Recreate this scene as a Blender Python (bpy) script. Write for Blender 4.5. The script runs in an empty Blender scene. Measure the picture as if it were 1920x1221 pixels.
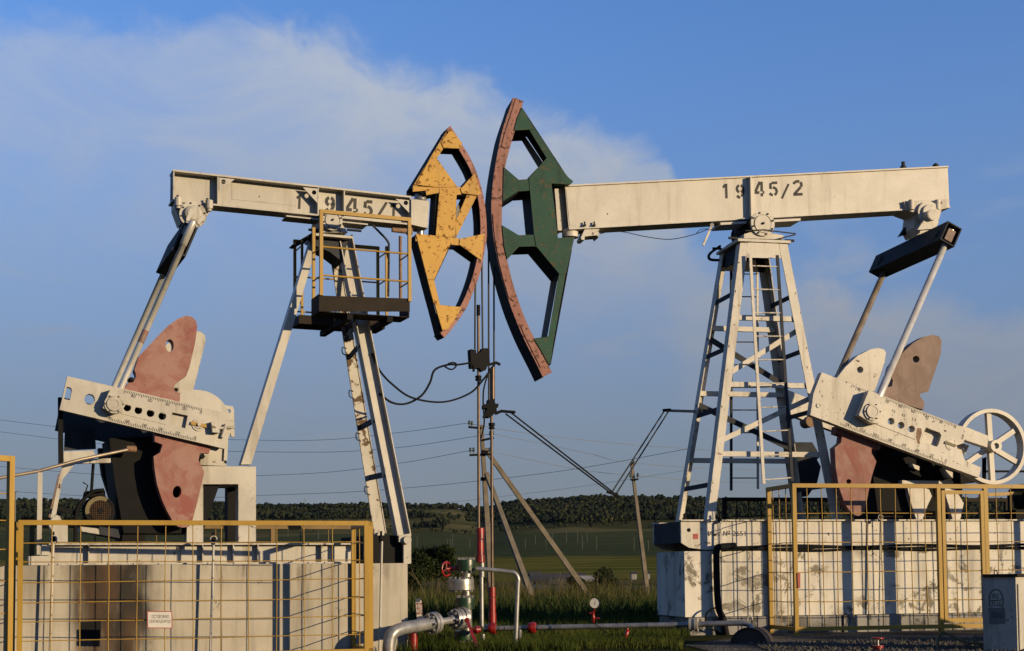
import bpy, math, random
import numpy as np
from mathutils import Vector, Matrix, geometry, noise as mnoise

random.seed(7); np.random.seed(7)
R = math.radians
SC = bpy.context.scene
COL = SC.collection

# ---------------------------------------------------------------- camera
FPX = 2600.0            # focal length in pixels of the 1920 px wide photograph
HC = 0.94               # eye height above the pad
HORIZON = 1070.0
PITCH = R(3.4); ROLL = R(0.5)
PPY = HORIZON - FPX * math.tan(PITCH)
_R0 = Vector((1, 0, 0)); _U0 = Vector((0, -math.sin(PITCH), math.cos(PITCH))); _FW = Vector((0, math.cos(PITCH), math.sin(PITCH)))
CR = _R0 * math.cos(ROLL) - _U0 * math.sin(ROLL)
CU = _R0 * math.sin(ROLL) + _U0 * math.cos(ROLL)
CAM = Vector((0, 0, HC))
cd = bpy.data.cameras.new('camera'); cam = bpy.data.objects.new('camera', cd); COL.objects.link(cam)
cd.sensor_width = 36; cd.lens = FPX / 1920 * 36
cd.shift_y = (PPY - 610.5) / 1920
cd.clip_start = 0.1; cd.clip_end = 20000
m = Matrix.Identity(4)
for i in range(3):
    m[i][0] = CR[i]; m[i][1] = CU[i]; m[i][2] = -_FW[i]; m[i][3] = CAM[i]
cam.matrix_world = m
SC.camera = cam

# ---------------------------------------------------------------- light
SUN_AZ = R(58)          # from the camera's back towards the right
SUN_EL = R(11)
SUN = Vector((math.sin(SUN_AZ) * math.cos(SUN_EL), -math.cos(SUN_AZ) * math.cos(SUN_EL), math.sin(SUN_EL)))
sl = bpy.data.lights.new('sun', 'SUN'); so = bpy.data.objects.new('sun', sl); COL.objects.link(so)
sl.energy = 5.0; sl.angle = R(0.53); sl.color = (1.0, 0.77, 0.47)
so.rotation_euler = SUN.to_track_quat('Z', 'Y').to_euler()
so.location = (30, -20, 30)
SC.view_settings.view_transform = 'Standard'; SC.view_settings.look = 'None'
SC.view_settings.gamma = 1.0; SC.view_settings.exposure = 0.62

class NT:
    """tiny node helper"""
    def __init__(s, tree): s.t = tree; tree.nodes.clear()
    def n(s, typ, props=None, **ins):
        nd = s.t.nodes.new('ShaderNode' + typ)
        for k, v in (props or {}).items(): setattr(nd, k, v)
        for k, v in ins.items():
            key = int(k[1:]) if k[0] == 'i' and k[1:].isdigit() else k.replace('_', ' ')
            s.set(nd.inputs[key], v)
        return nd
    def set(s, inp, v):
        if isinstance(v, bpy.types.NodeSocket): s.t.links.new(v, inp)
        elif isinstance(v, bpy.types.Node): s.t.links.new(v.outputs[0], inp)
        elif isinstance(v, tuple) and len(v) == 3 and inp.type == 'RGBA': inp.default_value = (*v, 1)
        else: inp.default_value = v
    def math(s, op, a, b=None, c=None, clamp=False):
        nd = s.t.nodes.new('ShaderNodeMath'); nd.operation = op; nd.use_clamp = clamp
        s.set(nd.inputs[0], a)
        if b is not None: s.set(nd.inputs[1], b)
        if c is not None: s.set(nd.inputs[2], c)
        return nd.outputs[0]
    def mix(s, f, a, b, blend='MIX'):
        nd = s.t.nodes.new('ShaderNodeMix'); nd.data_type = 'RGBA'; nd.blend_type = blend
        s.set(nd.inputs['Factor'], f); s.set(nd.inputs[6], a); s.set(nd.inputs[7], b)
        return nd.outputs[2]
    def ramp(s, f, lo, hi, a=0.0, b=1.0):
        nd = s.t.nodes.new('ShaderNodeMapRange'); nd.interpolation_type = 'SMOOTHSTEP'
        s.set(nd.inputs[0], f); s.set(nd.inputs[1], lo); s.set(nd.inputs[2], hi); s.set(nd.inputs[3], a); s.set(nd.inputs[4], b)
        return nd.outputs[0]
    def noise(s, vec, scale, detail=4, rough=0.55, dist=0.0):
        nd = s.n('TexNoise', Vector=vec, Scale=float(scale), Detail=float(detail), Roughness=float(rough), Distortion=float(dist))
        return nd.outputs[0]

# ---------------------------------------------------------------- sky
W = bpy.data.worlds.new('World'); SC.world = W; W.use_nodes = True
g = NT(W.node_tree)
sky = g.n('TexSky', dict(sky_type='NISHITA', sun_disc=False, sun_elevation=R(14), sun_rotation=math.pi - SUN_AZ,
                         altitude=200.0, air_density=1.0, dust_density=0.4, ozone_density=3.0))
geo = g.n('NewGeometry')
inc = g.n('VectorMath', dict(operation='SCALE'), i0=geo.outputs['Incoming']); inc.inputs['Scale'].default_value = -1.0
sp = g.n('SeparateXYZ', i0=inc.outputs[0])
az = g.math('ARCTAN2', sp.outputs[0], sp.outputs[1])
el = g.math('ARCSINE', sp.outputs[2])
cv = g.n('CombineXYZ', i0=az, i1=el, i2=0.0)
def scaled(ax, ay, off=0.0):
    return g.n('CombineXYZ', i0=g.math('MULTIPLY_ADD', az, ax, off), i1=g.math('MULTIPLY', el, ay), i2=off).outputs[0]
# upper cloud bank: the height of its top edge over azimuth, ragged by noise, fading out below
pts = [(0, 20), (200, 30), (430, 22), (560, 35), (700, 62), (860, 125), (1000, 200), (1120, 240), (1235, 275), (1268, 350), (1300, 440), (1400, 470), (1560, 500), (1740, 530), (1920, 560)]
fc = g.n('FloatCurve')
cu = fc.mapping.curves[0]
AZ0, AZ1 = -0.42, 0.42
def azel(px, py):
    d = (CR * ((px - 960) / FPX) + CU * (-(py - PPY) / FPX) + _FW).normalized()
    return math.atan2(d.x, d.y), math.asin(d.z)
cp = []
for p in pts:
    a_, e_ = azel(*p); cp.append(((a_ - AZ0) / (AZ1 - AZ0), e_ / 0.5))
cu.points[0].location = cp[0]; cu.points[1].location = cp[-1]
for c in cp[1:-1]: cu.points.new(*c)
fc.mapping.update()
g.set(fc.inputs['Value'], g.math('DIVIDE', g.math('SUBTRACT', az, AZ0), AZ1 - AZ0, clamp=True))
top = g.math('MULTIPLY', fc.outputs[0], 0.5)
rag = g.math('SUBTRACT', g.noise(scaled(16, 20), 1.0, 7, 0.62, 0.5), 0.5)
rag2 = g.math('SUBTRACT', g.noise(scaled(4, 7, 3.1), 1.0, 4, 0.5), 0.5)
d = g.math('ADD', g.math('SUBTRACT', top, el), g.math('ADD', g.math('MULTIPLY', rag, 0.075), g.math('MULTIPLY', rag2, 0.05)))
edge = g.ramp(d, -0.003, 0.030)
fade = g.ramp(d, 0.05, 0.20, 1.0, g.ramp(az, 0.14, -0.16, 0.20, 0.50))
wisp = g.ramp(g.noise(scaled(9, 17, 7.7), 1.0, 6, 0.6, 0.8), 0.30, 0.68, 0.58, 1.0)
bank = g.math('MULTIPLY', g.math('MULTIPLY', g.math('MULTIPLY', edge, fade), wisp), g.math('MULTIPLY', g.ramp(az, -0.95, -0.50), g.ramp(az, 0.5, 0.8, 1.0, 0.0)))   # the bank ends either side
# low loose clouds
low = g.noise(scaled(5.5, 15, 1.9), 1.0, 6, 0.55, 0.6)
lowm = g.math('MULTIPLY', g.ramp(low, 0.50, 0.70), g.math('MULTIPLY', g.ramp(el, 0.02, 0.10), g.ramp(el, 0.20, 0.30, 1.0, 0.0)))
# one thin stray wisp under the bank
wa0, we0 = azel(365, 475); wa1, we1 = azel(575, 572); wl = math.hypot(wa1 - wa0, we1 - we0); wc_, ws_ = (wa1 - wa0) / wl, (we1 - we0) / wl
da_ = g.math('SUBTRACT', az, (wa0 + wa1) / 2); de_ = g.math('SUBTRACT', el, (we0 + we1) / 2)
al_ = g.math('ABSOLUTE', g.math('ADD', g.math('MULTIPLY', da_, wc_), g.math('MULTIPLY', de_, ws_)))
pe_ = g.math('ABSOLUTE', g.math('ADD', g.math('SUBTRACT', g.math('MULTIPLY', de_, wc_), g.math('MULTIPLY', da_, ws_)), g.math('MULTIPLY', rag, 0.03)))
wsp = g.math('MULTIPLY', g.ramp(pe_, 0.0, 0.022, 0.55, 0.0), g.ramp(al_, 0.01, wl * 0.62, 1.0, 0.0))
lowm = g.math('MAXIMUM', lowm, wsp)
mask = g.math('MAXIMUM', g.math('MULTIPLY', bank, g.ramp(az, -0.38, 0.0, 0.60, 1.0)), g.math('MULTIPLY', lowm, 0.60))
hz = g.ramp(el, 0.02, 0.44, 1.0, 0.0)
SKYS = 0.094
base = g.mix(1.0, sky.outputs[0], (SKYS * 0.82, SKYS * 1.04, SKYS * 1.40), 'MULTIPLY')
hcol = g.mix(g.ramp(el, 0.0, 0.20), (0.120, 0.135, 0.150), (0.108, 0.138, 0.202))
base = g.mix(g.math('MULTIPLY', hz, 0.95), base, hcol)
cl = g.mix(g.ramp(el, 0.08, 0.40), (0.165, 0.188, 0.232), (0.310, 0.342, 0.400))
tot = g.mix(mask, base, cl)
bg = g.n('Background', Color=tot, Strength=1.0)
out = g.n('OutputWorld', Surface=bg.outputs[0])

# ---------------------------------------------------------------- geometry helpers
def ray(px, py):
    return CR * ((px - 960) / FPX) + CU * (-(py - PPY) / FPX) + _FW
def atY(px, py, Y):
    d = ray(px, py); return CAM + d * (Y / d.y)
def atZ(px, py, z):
    d = ray(px, py); return CAM + d * ((z - HC) / d.z)
def Z(x0, y0, k):
    return lambda *pts: [(x0 + a / k, y0 + b / k) for a, b in pts]

class Fr:
    """vertical plane frame: u along the machine, v towards the camera side, z up"""
    def __init__(s, x, y, yaw):
        s.O = Vector((x, y, 0)); s.u = Vector((math.cos(yaw), math.sin(yaw), 0)); s.v = Vector((math.sin(yaw), -math.cos(yaw), 0))
    def P(s, a, t, z): return s.O + s.u * a + s.v * t + Vector((0, 0, z))
    def W(s, px, py, t):
        d = ray(px, py); k = (t - (CAM - s.O).dot(s.v)) / d.dot(s.v)
        return CAM + d * k
    def un(s, px, py, t):
        p = s.W(px, py, t); return ((p - s.O).dot(s.u), p.z)
    def uns(s, pts, t): return [s.un(x, y, t) for x, y in pts]

class MB:
    def __init__(s): s.v = []; s.f = []; s.sm = []
    def add(s, verts, faces, smooth=False):
        b = len(s.v); s.v += [tuple(p) for p in verts]
        for f in faces: s.f.append(tuple(b + i for i in f)); s.sm.append(smooth)
        return s
    def prism(s, fr, poly, t0, t1, holes=()):
        loops = [list(poly)] + [list(h) for h in holes]
        fl = [p for l in loops for p in l]; n = len(fl)
        tris = geometry.tessellate_polygon([[Vector((a, b, 0)) for a, b in l] for l in loops])
        V = [fr.P(a, t1, z) for a, z in fl] + [fr.P(a, t0, z) for a, z in fl]
        F = []
        for t in tris:
            (ax, az_), (bx, bz), (cx, cz) = (fl[i] for i in t)
            if (bx - ax) * (cz - az_) - (bz - az_) * (cx - ax) < 0: t = t[::-1]
            F.append(tuple(t)); F.append(tuple(n + i for i in t[::-1]))
        o = 0
        for l in loops:
            k = len(l)
            for i in range(k):
                a, b = o + i, o + (i + 1) % k
                F.append((b, a, n + a, n + b))
            o += k
        return s.add(V, F)
    def box(s, c, ax, ay, az_, hx, hy, hz):
        V = [c + ax * (sx * hx) + ay * (sy * hy) + az_ * (sz * hz) for sx in (-1, 1) for sy in (-1, 1) for sz in (-1, 1)]
        return s.add(V, [(0, 1, 3, 2), (4, 6, 7, 5), (0, 4, 5, 1), (2, 3, 7, 6), (0, 2, 6, 4), (1, 5, 7, 3)])
    def fbox(s, fr, a0, a1, t0, t1, z0, z1):
        return s.box(fr.P((a0 + a1) / 2, (t0 + t1) / 2, (z0 + z1) / 2), fr.u, fr.v, Vector((0, 0, 1)), abs(a1 - a0) / 2, abs(t1 - t0) / 2, abs(z1 - z0) / 2)
    def bar(s, p0, p1, w, h, side):
        """rectangular bar; w across `side`, h across the third axis"""
        p0 = Vector(p0); p1 = Vector(p1); a = p1 - p0; L = a.length; a.normalize()
        sd = (side - a * side.dot(a)).normalized(); up = a.cross(sd)
        return s.box((p0 + p1) / 2, a, sd, up, L / 2, w / 2, h / 2)
    def tube(s, pts, r, n=8, caps=True, smooth=True):
        pts = [Vector(p) for p in pts]; rings = []; prev = None
        rr = r if isinstance(r, (list, tuple)) else [r] * len(pts)
        for i, p in enumerate(pts):
            a = (pts[min(i + 1, len(pts) - 1)] - pts[max(i - 1, 0)]).normalized()
            if prev is None:
                ref = Vector((0, 0, 1)) if abs(a.z) < 0.9 else Vector((0, 1, 0)); e = a.cross(ref).normalized()
            else: e = (prev - a * prev.dot(a)).normalized()
            prev = e; f = a.cross(e)
            rings.append([p + (e * math.cos(2 * math.pi * k / n) + f * math.sin(2 * math.pi * k / n)) * rr[i] for k in range(n)])
        V = [q for rg in rings for q in rg]; F = []
        for i in range(len(rings) - 1):
            for k in range(n):
                k2 = (k + 1) % n
                F.append((i * n + k, i * n + k2, (i + 1) * n + k2, (i + 1) * n + k))
        s.add(V, F, smooth)
        if caps:
            s.add(rings[0], [tuple(range(n))[::-1]]); s.add(rings[-1], [tuple(range(n))])
        return s
    def cyl(s, p0, p1, r, n=16): return s.tube([p0, p1], r, n)
    def lathe(s, p, axis, prof, n=20):
        """prof: (distance along axis, radius) rings, hard edges between bands"""
        axis = axis.normalized(); ref = Vector((0, 0, 1)) if abs(axis.z) < 0.9 else Vector((0, 1, 0))
        e = axis.cross(ref).normalized(); f = axis.cross(e)
        ring = lambda d_, r_: [p + axis * d_ + (e * math.cos(2 * math.pi * k / n) + f * math.sin(2 * math.pi * k / n)) * r_ for k in range(n)]
        for (d0, r0), (d1, r1) in zip(prof, prof[1:]):
            s.add(ring(d0, r0) + ring(d1, r1), [(k, (k + 1) % n, n + (k + 1) % n, n + k) for k in range(n)], abs(d1 - d0) > 1e-6)
        if prof[0][1] > 1e-6: s.add(ring(*prof[0]), [tuple(range(n))[::-1]])
        if prof[-1][1] > 1e-6: s.add(ring(*prof[-1]), [tuple(range(n))])
        return s
    def bolts(s, c, axis, R_, k, r, h, ph=0.0, n=6):
        axis = axis.normalized(); ref = Vector((0, 0, 1)) if abs(axis.z) < 0.9 else Vector((0, 1, 0))
        e = axis.cross(ref).normalized(); f = axis.cross(e)
        for i in range(k):
            an = ph + 2 * math.pi * i / k; q = c + (e * math.cos(an) + f * math.sin(an)) * R_
            s.tube([q, q + axis * h], r, n, smooth=False)
        return s
    def ibeam(s, p0, p1, h, w, tf, tw, side):
        """web in the plane of `up`; flanges across `side`"""
        p0 = Vector(p0); p1 = Vector(p1); a = (p1 - p0); L = a.length; a.normalize()
        sd = (side - a * side.dot(a)).normalized(); up = sd.cross(a); c = (p0 + p1) / 2
        s.box(c, a, sd, up, L / 2, tw / 2, h / 2 - tf)
        s.box(c + up * (h / 2 - tf / 2), a, sd, up, L / 2, w / 2, tf / 2)
        s.box(c - up * (h / 2 - tf / 2), a, sd, up, L / 2, w / 2, tf / 2)
        return s

BASE = {}
def setp(o, **k):
    for a, b in k.items():
        if b is not None: o[a] = b
    return o
def thing(name, label, cat, base, group=None):
    o = bpy.data.objects.new(name, None); COL.objects.link(o); o.location = base
    o.empty_display_size = 0.2
    BASE[o.name] = Vector(base); return setp(o, label=label, category=cat, group=group)
def mesh_obj(name, mb, mat, base):
    me = bpy.data.meshes.new(name)
    me.from_pydata([tuple(Vector(p) - base) for p in mb.v], [], mb.f)
    me.polygons.foreach_set('use_smooth', mb.sm)
    me.materials.append(mat); me.update()
    o = bpy.data.objects.new(name, me); COL.objects.link(o); return o
def part(name, mb, mat, parent, label=None, kind=None):
    b = BASE[parent.name]; o = mesh_obj(name, mb, mat, b); o.parent = parent; BASE[o.name] = b
    if kind is None and name in ('studs', 'bolts', 'lettering', 'inventory_number', 'fan_grille', 'needle'): kind = 'stuff'   # too small to pick apart
    return setp(o, label=label, kind=kind)
def single(name, mb, mat, label, cat, base=None, group=None):
    if base is None:
        xs = np.array(mb.v); base = Vector((xs[:, 0].mean(), xs[:, 1].mean(), xs[:, 2].min()))
    o = mesh_obj(name, mb, mat, Vector(base)); o.location = base; BASE[o.name] = Vector(base)
    return setp(o, label=label, category=cat, group=group)
def struct(name, mb, mat, kind='structure', label=None):
    o = mesh_obj(name, mb, mat, Vector((0, 0, 0))); return setp(o, kind=kind, label=label)
def fastmesh(name, V, F, mat, kind):
    """numpy verts (n,3), faces (m,k)"""
    me = bpy.data.meshes.new(name); k = F.shape[1]
    me.vertices.add(len(V)); me.vertices.foreach_set('co', V.astype(np.float32).ravel())
    me.loops.add(F.size); me.loops.foreach_set('vertex_index', F.astype(np.int32).ravel())
    me.polygons.add(len(F)); me.polygons.foreach_set('loop_start', np.arange(0, F.size, k, dtype=np.int32))
    me.update(calc_edges=True); me.materials.append(mat)
    o = bpy.data.objects.new(name, me); COL.objects.link(o)
    if kind: o['kind'] = kind
    return o

def circ(c, r, n=14, ry=None, rot=0):
    ry = ry or r
    return [(c[0] + r * math.cos(2 * math.pi * k / n) * math.cos(rot) - ry * math.sin(2 * math.pi * k / n) * math.sin(rot),
             c[1] + r * math.cos(2 * math.pi * k / n) * math.sin(rot) + ry * math.sin(2 * math.pi * k / n) * math.cos(rot)) for k in range(n)]
def bez(pts, n=8):
    """Catmull-Rom through points (any dimension)"""
    P = [Vector(p) for p in pts]; P = [P[0] * 2 - P[1]] + P + [P[-1] * 2 - P[-2]]; o = []
    for i in range(1, len(P) - 2):
        for k in range(n):
            t = k / n; a, b, c, d_ = P[i - 1], P[i], P[i + 1], P[i + 2]
            o.append(0.5 * ((2 * b) + (c - a) * t + (2 * a - 5 * b + 4 * c - d_) * t * t + (3 * b - a - 3 * c + d_) * t ** 3))
    o.append(P[-2]); return o

# lettering ----------------------------------------------------------
_TXT = {}
def text2d(s):
    if s in _TXT: return _TXT[s]
    cu_ = bpy.data.curves.new('t', 'FONT'); cu_.body = s; cu_.resolution_u = 3
    ob = bpy.data.objects.new('t', cu_); COL.objects.link(ob)
    dg = bpy.context.evaluated_depsgraph_get(); me = ob.evaluated_get(dg).to_mesh()
    V = [(v.co.x, v.co.y) for v in me.vertices]; F = [tuple(p.vertices) for p in me.polygons]
    ob.evaluated_get(dg).to_mesh_clear(); bpy.data.objects.remove(ob); bpy.data.curves.remove(cu_)
    a = np.array(V); lo = a.min(0); hi = a.max(0); a = (a - lo) / (hi - lo)
    _TXT[s] = (a.tolist(), F, (hi - lo)[0] / (hi - lo)[1]); return _TXT[s]
def put_text(mb, s, o, ux, uy):
    """lettering filling the box o .. o+ux .. o+uy"""
    V, F, _ = text2d(s); mb.add([o + ux * a + uy * b for a, b in V], F)
def arc(cx, cy, rx, ry, a0, a1, n=7):
    return [(cx + rx * math.cos(R(a0 + (a1 - a0) * k / n)), cy + ry * math.sin(R(a0 + (a1 - a0) * k / n))) for k in range(n + 1)]
STENCIL = {
 '1': [[(.22, .74), (.48, .93)], [(.62, 1), (.62, 0)]],
 '9': [arc(.5, .70, .33, .24, 105, 255), arc(.5, .70, .33, .24, -75, 75), [(.86, .62), (.82, .38), (.66, .14)], [(.50, .08), (.32, .10), (.18, .24)]],
 '4': [[(.58, 1), (.10, .36)], [(.02, .27), (.50, .27)], [(.74, 1), (.74, .33)], [(.74, .22), (.74, 0)], [(.84, .27), (1, .27)]],
 '5': [[(.92, .92), (.34, .92)], [(.24, .92), (.20, .52)], [(.20, .54), (.32, .62)], arc(.46, .33, .38, .27, 90, -65), [(.44, .08), (.28, .10), (.12, .22)]],
 '2': [arc(.48, .70, .36, .23, 165, 60), arc(.48, .70, .36, .23, 45, -35), [(.76, .54), (.18, .12)], [(.08, .08), (.92, .08)]],
 '/': [[(.05, -.08), (.95, 1.08)]]}
def put_stencil(mb, ch, o, ux, uy, w=.2):
    lx, ly = ux.length, uy.length
    for st in STENCIL[ch]:
        q = [Vector((a * lx, b * ly)) for a, b in st]; L = []; Rr = []; hw = w * 0.5 * min(lx * 1.5, ly * 0.9)
        for i, p in enumerate(q):
            t = (q[min(i + 1, len(q) - 1)] - q[max(i - 1, 0)]).normalized(); n_ = Vector((-t.y, t.x)) * hw
            L.append(p + n_); Rr.append(p - n_)
        to = lambda p: o + ux * (p.x / lx) + uy * (p.y / ly)
        for i in range(len(q) - 1):
            mb.add([to(Rr[i]), to(Rr[i + 1]), to(L[i + 1]), to(L[i])], [(0, 1, 2, 3)])
# ---------------------------------------------------------------- materials
def mat(name):
    m_ = bpy.data.materials.new(name); m_.use_nodes = True; return m_, NT(m_.node_tree)
def finish(g_, col, rough, metal=0.0, bump=None, bstr=0.2, bdist=0.02, spec=0.4):
    b = g_.n('BsdfPrincipled', Base_Color=col, Roughness=rough, Metallic=metal)
    b.inputs['Specular IOR Level'].default_value = spec
    if bump is not None:
        bn = g_.n('Bump', Strength=bstr, Distance=bdist, Height=bump); g_.set(b.inputs['Normal'], bn.outputs[0])
    g_.n('OutputMaterial', Surface=b.outputs[0]); return b
def pos(g_): return g_.n('NewGeometry').outputs['Position']
def vmul(g_, v, s): 
    nd = g_.n('VectorMath', dict(operation='MULTIPLY'), i0=v); nd.inputs[1].default_value = s; return nd.outputs[0]
KA = 0.59          # lowers paint, plain and concrete colours together, balanced against the exposure for deeper shade
def dull(c): return tuple(x * KA for x in c)
def paint(name, c0, c1, chip=(0.05, 0.028, 0.016), chips=0.62, rough=0.45, metal=0.0, streak=0.35, chipscale=9.0, patch=None, patchlo=.55, bump=0.25, vs=1.7, vw=.15):
    c0 = dull(c0); c1 = dull(c1); patch = dull(patch) if patch else None
    m_, g_ = mat(name); p = pos(g_)
    n1 = g_.noise(p, vs, 7, 0.66, 0.5); n2 = g_.noise(p, chipscale, 8, 0.68, 0.3); n3 = g_.noise(vmul(g_, p, (7, 7, 0.7)), 1.0, 6, 0.6, 0.2)
    n4 = g_.noise(p, 38, 3, 0.6)
    col = g_.mix(g_.ramp(n1, 0.5 - vw, 0.5 + vw), c0, c1)
    if patch: col = g_.mix(g_.ramp(g_.noise(p, 2.6, 5, 0.62, 0.6), patchlo, patchlo + .08), col, patch)
    col = g_.mix(g_.math('MULTIPLY', g_.ramp(n3, 0.50, 0.78), streak), col, (c0[0] * .35, c0[1] * .30, c0[2] * .24))
    col = g_.mix(g_.math('MULTIPLY', g_.ramp(n4, 0.45, 0.75), 0.12), col, (0.12, 0.10, 0.08))
    bv = g_.n('Bevel', dict(samples=2), Radius=0.016); dt = g_.n('VectorMath', dict(operation='DOT_PRODUCT'), i0=bv.outputs[0], i1=g_.n('NewGeometry').outputs['True Normal'])
    edge_ = g_.ramp(dt.outputs['Value'], 0.97, 0.80)
    ch = g_.ramp(g_.math('MULTIPLY_ADD', edge_, 0.11, n2), chips, chips + 0.035)
    col = g_.mix(ch, col, chip)
    rg = g_.math('MULTIPLY_ADD', ch, 0.35, rough)
    h = g_.math('SUBTRACT', g_.math('MULTIPLY', n4, 0.25), ch)
    finish(g_, col, rg, metal, h, bump, 0.004, 0.22); return m_
def plain(name, c, rough=0.5, metal=0.0, var=0.35, scale=6.0, spec=0.4):
    c = dull(c); m_, g_ = mat(name); p = pos(g_); n1 = g_.noise(p, scale, 6, 0.62, 0.3)
    col = g_.mix(g_.ramp(n1, 0.3, 0.72), c, tuple(x * (1 - var) for x in c))
    finish(g_, col, rough, metal, g_.noise(p, 60, 3), 0.08, 0.003, spec); return m_

M = {}
M['silver'] = paint('silver_paint', (0.545, 0.515, 0.445), (0.465, 0.435, 0.375), chips=0.68, rough=0.42, streak=0.50)
M['silver_worn'] = paint('worn_silver_paint', (0.545, 0.515, 0.445), (0.44, 0.41, 0.35), chips=0.625, rough=0.45, streak=0.75, chipscale=12)
M['cream'] = paint('cream_aluminium_paint', (0.71, 0.665, 0.575), (0.63, 0.585, 0.50), chips=0.69, rough=0.45, streak=0.42)
M['cream_worn'] = paint('worn_cream_paint', (0.70, 0.655, 0.565), (0.60, 0.555, 0.47), chips=0.62, rough=0.5, streak=0.65, chipscale=12)
M['silver_peel'] = paint('peeling_silver_paint', (0.54, 0.51, 0.44), (0.46, 0.43, 0.37), chip=(0.07, 0.045, 0.025), chips=0.545, rough=0.5, streak=0.6, chipscale=6.5)
M['grey'] = paint('grey_primer', (0.20, 0.20, 0.195), (0.15, 0.15, 0.15), chips=0.66, rough=0.55)
M['pink'] = paint('faded_red_paint', (0.265, 0.102, 0.080), (0.325, 0.175, 0.140), chip=(0.10, 0.05, 0.035), chips=0.66, rough=0.6, streak=0.35, patch=(0.26, 0.075, 0.058), patchlo=.54, vs=3.4, vw=.10)
M['pink_brown'] = paint('brownish_red_paint', (0.20, 0.125, 0.098), (0.26, 0.18, 0.145), chip=(0.08, 0.045, 0.03), chips=0.68, rough=0.6, patch=(0.27, 0.115, 0.085), patchlo=.60, vs=3.4, vw=.10)
M['arc_pink'] = paint('peeling_pink_paint', (0.37, 0.185, 0.150), (0.33, 0.150, 0.118), chip=(0.07, 0.038, 0.025), chips=0.56, rough=0.7, streak=0.7, chipscale=16)
M['yellow_head'] = paint('flaking_yellow_paint', (0.53, 0.290, 0.022), (0.47, 0.245, 0.018), chip=(0.11, 0.050, 0.012), chips=0.565, rough=0.5, streak=0.5, chipscale=17)
M['yellow'] = paint('yellow_enamel', (0.43, 0.262, 0.038), (0.38, 0.228, 0.034), chip=(0.14, 0.07, 0.02), chips=0.68, rough=0.45, streak=0.25)
M['green'] = paint('flaking_green_paint', (0.014, 0.075, 0.045), (0.010, 0.055, 0.034), chip=(0.060, 0.050, 0.030), chips=0.575, rough=0.6, streak=0.6, chipscale=14)
M['black'] = plain('black_steel', (0.007, 0.007, 0.0075), 0.75, spec=0.12)
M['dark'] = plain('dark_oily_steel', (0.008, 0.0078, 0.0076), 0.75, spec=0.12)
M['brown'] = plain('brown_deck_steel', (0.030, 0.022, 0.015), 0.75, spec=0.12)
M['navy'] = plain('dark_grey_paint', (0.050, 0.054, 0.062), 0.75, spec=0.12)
M['rope'] = plain('steel_rope', (0.035, 0.032, 0.030), 0.5, 0.5)
M['rust'] = plain('rusty_pipe', (0.30, 0.17, 0.09), 0.75, 0, 0.5, 20)
M['pipe'] = plain('aluminium_painted_pipe', (0.44, 0.43, 0.41), 0.38, 0.5, 0.4, 7)
M['bright'] = plain('bright_steel', (0.52, 0.50, 0.46), 0.36, 0.7, 0.5, 9)
M['rod'] = plain('pitman_steel', (0.80, 0.77, 0.70), 0.32, 0.35, 0.28, 4)
M['red'] = plain('red_enamel', (0.36, 0.016, 0.012), 0.32, 0, 0.6, 7, 0.5)
M['flange_green'] = plain('green_enamel', (0.016, 0.058, 0.018), 0.35, 0, 0.65, 9, 0.5)
M['white'] = plain('white_plate', (0.66, 0.63, 0.56), 0.5, 0, 0.12)
M['ink'] = plain('black_ink', (0.030, 0.026, 0.020), 0.7, 0, 0.5, 30)
M['mark'] = plain('ruler_ink', (0.050, 0.044, 0.036), 0.8, 0, 0.6, 40)
M['redink'] = plain('red_ink', (0.42, 0.06, 0.045), 0.6)
M['wood'] = plain('weathered_concrete_pole', (0.20, 0.165, 0.115), 0.9, 0, 0.4, 3)
M['insul'] = plain('glass_insulator', (0.10, 0.13, 0.12), 0.2)
M['wire'] = plain('aluminium_wire', (0.20, 0.20, 0.20), 0.6)
M['hose'] = plain('yellow_hose', (0.16, 0.12, 0.035), 0.6)

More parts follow.
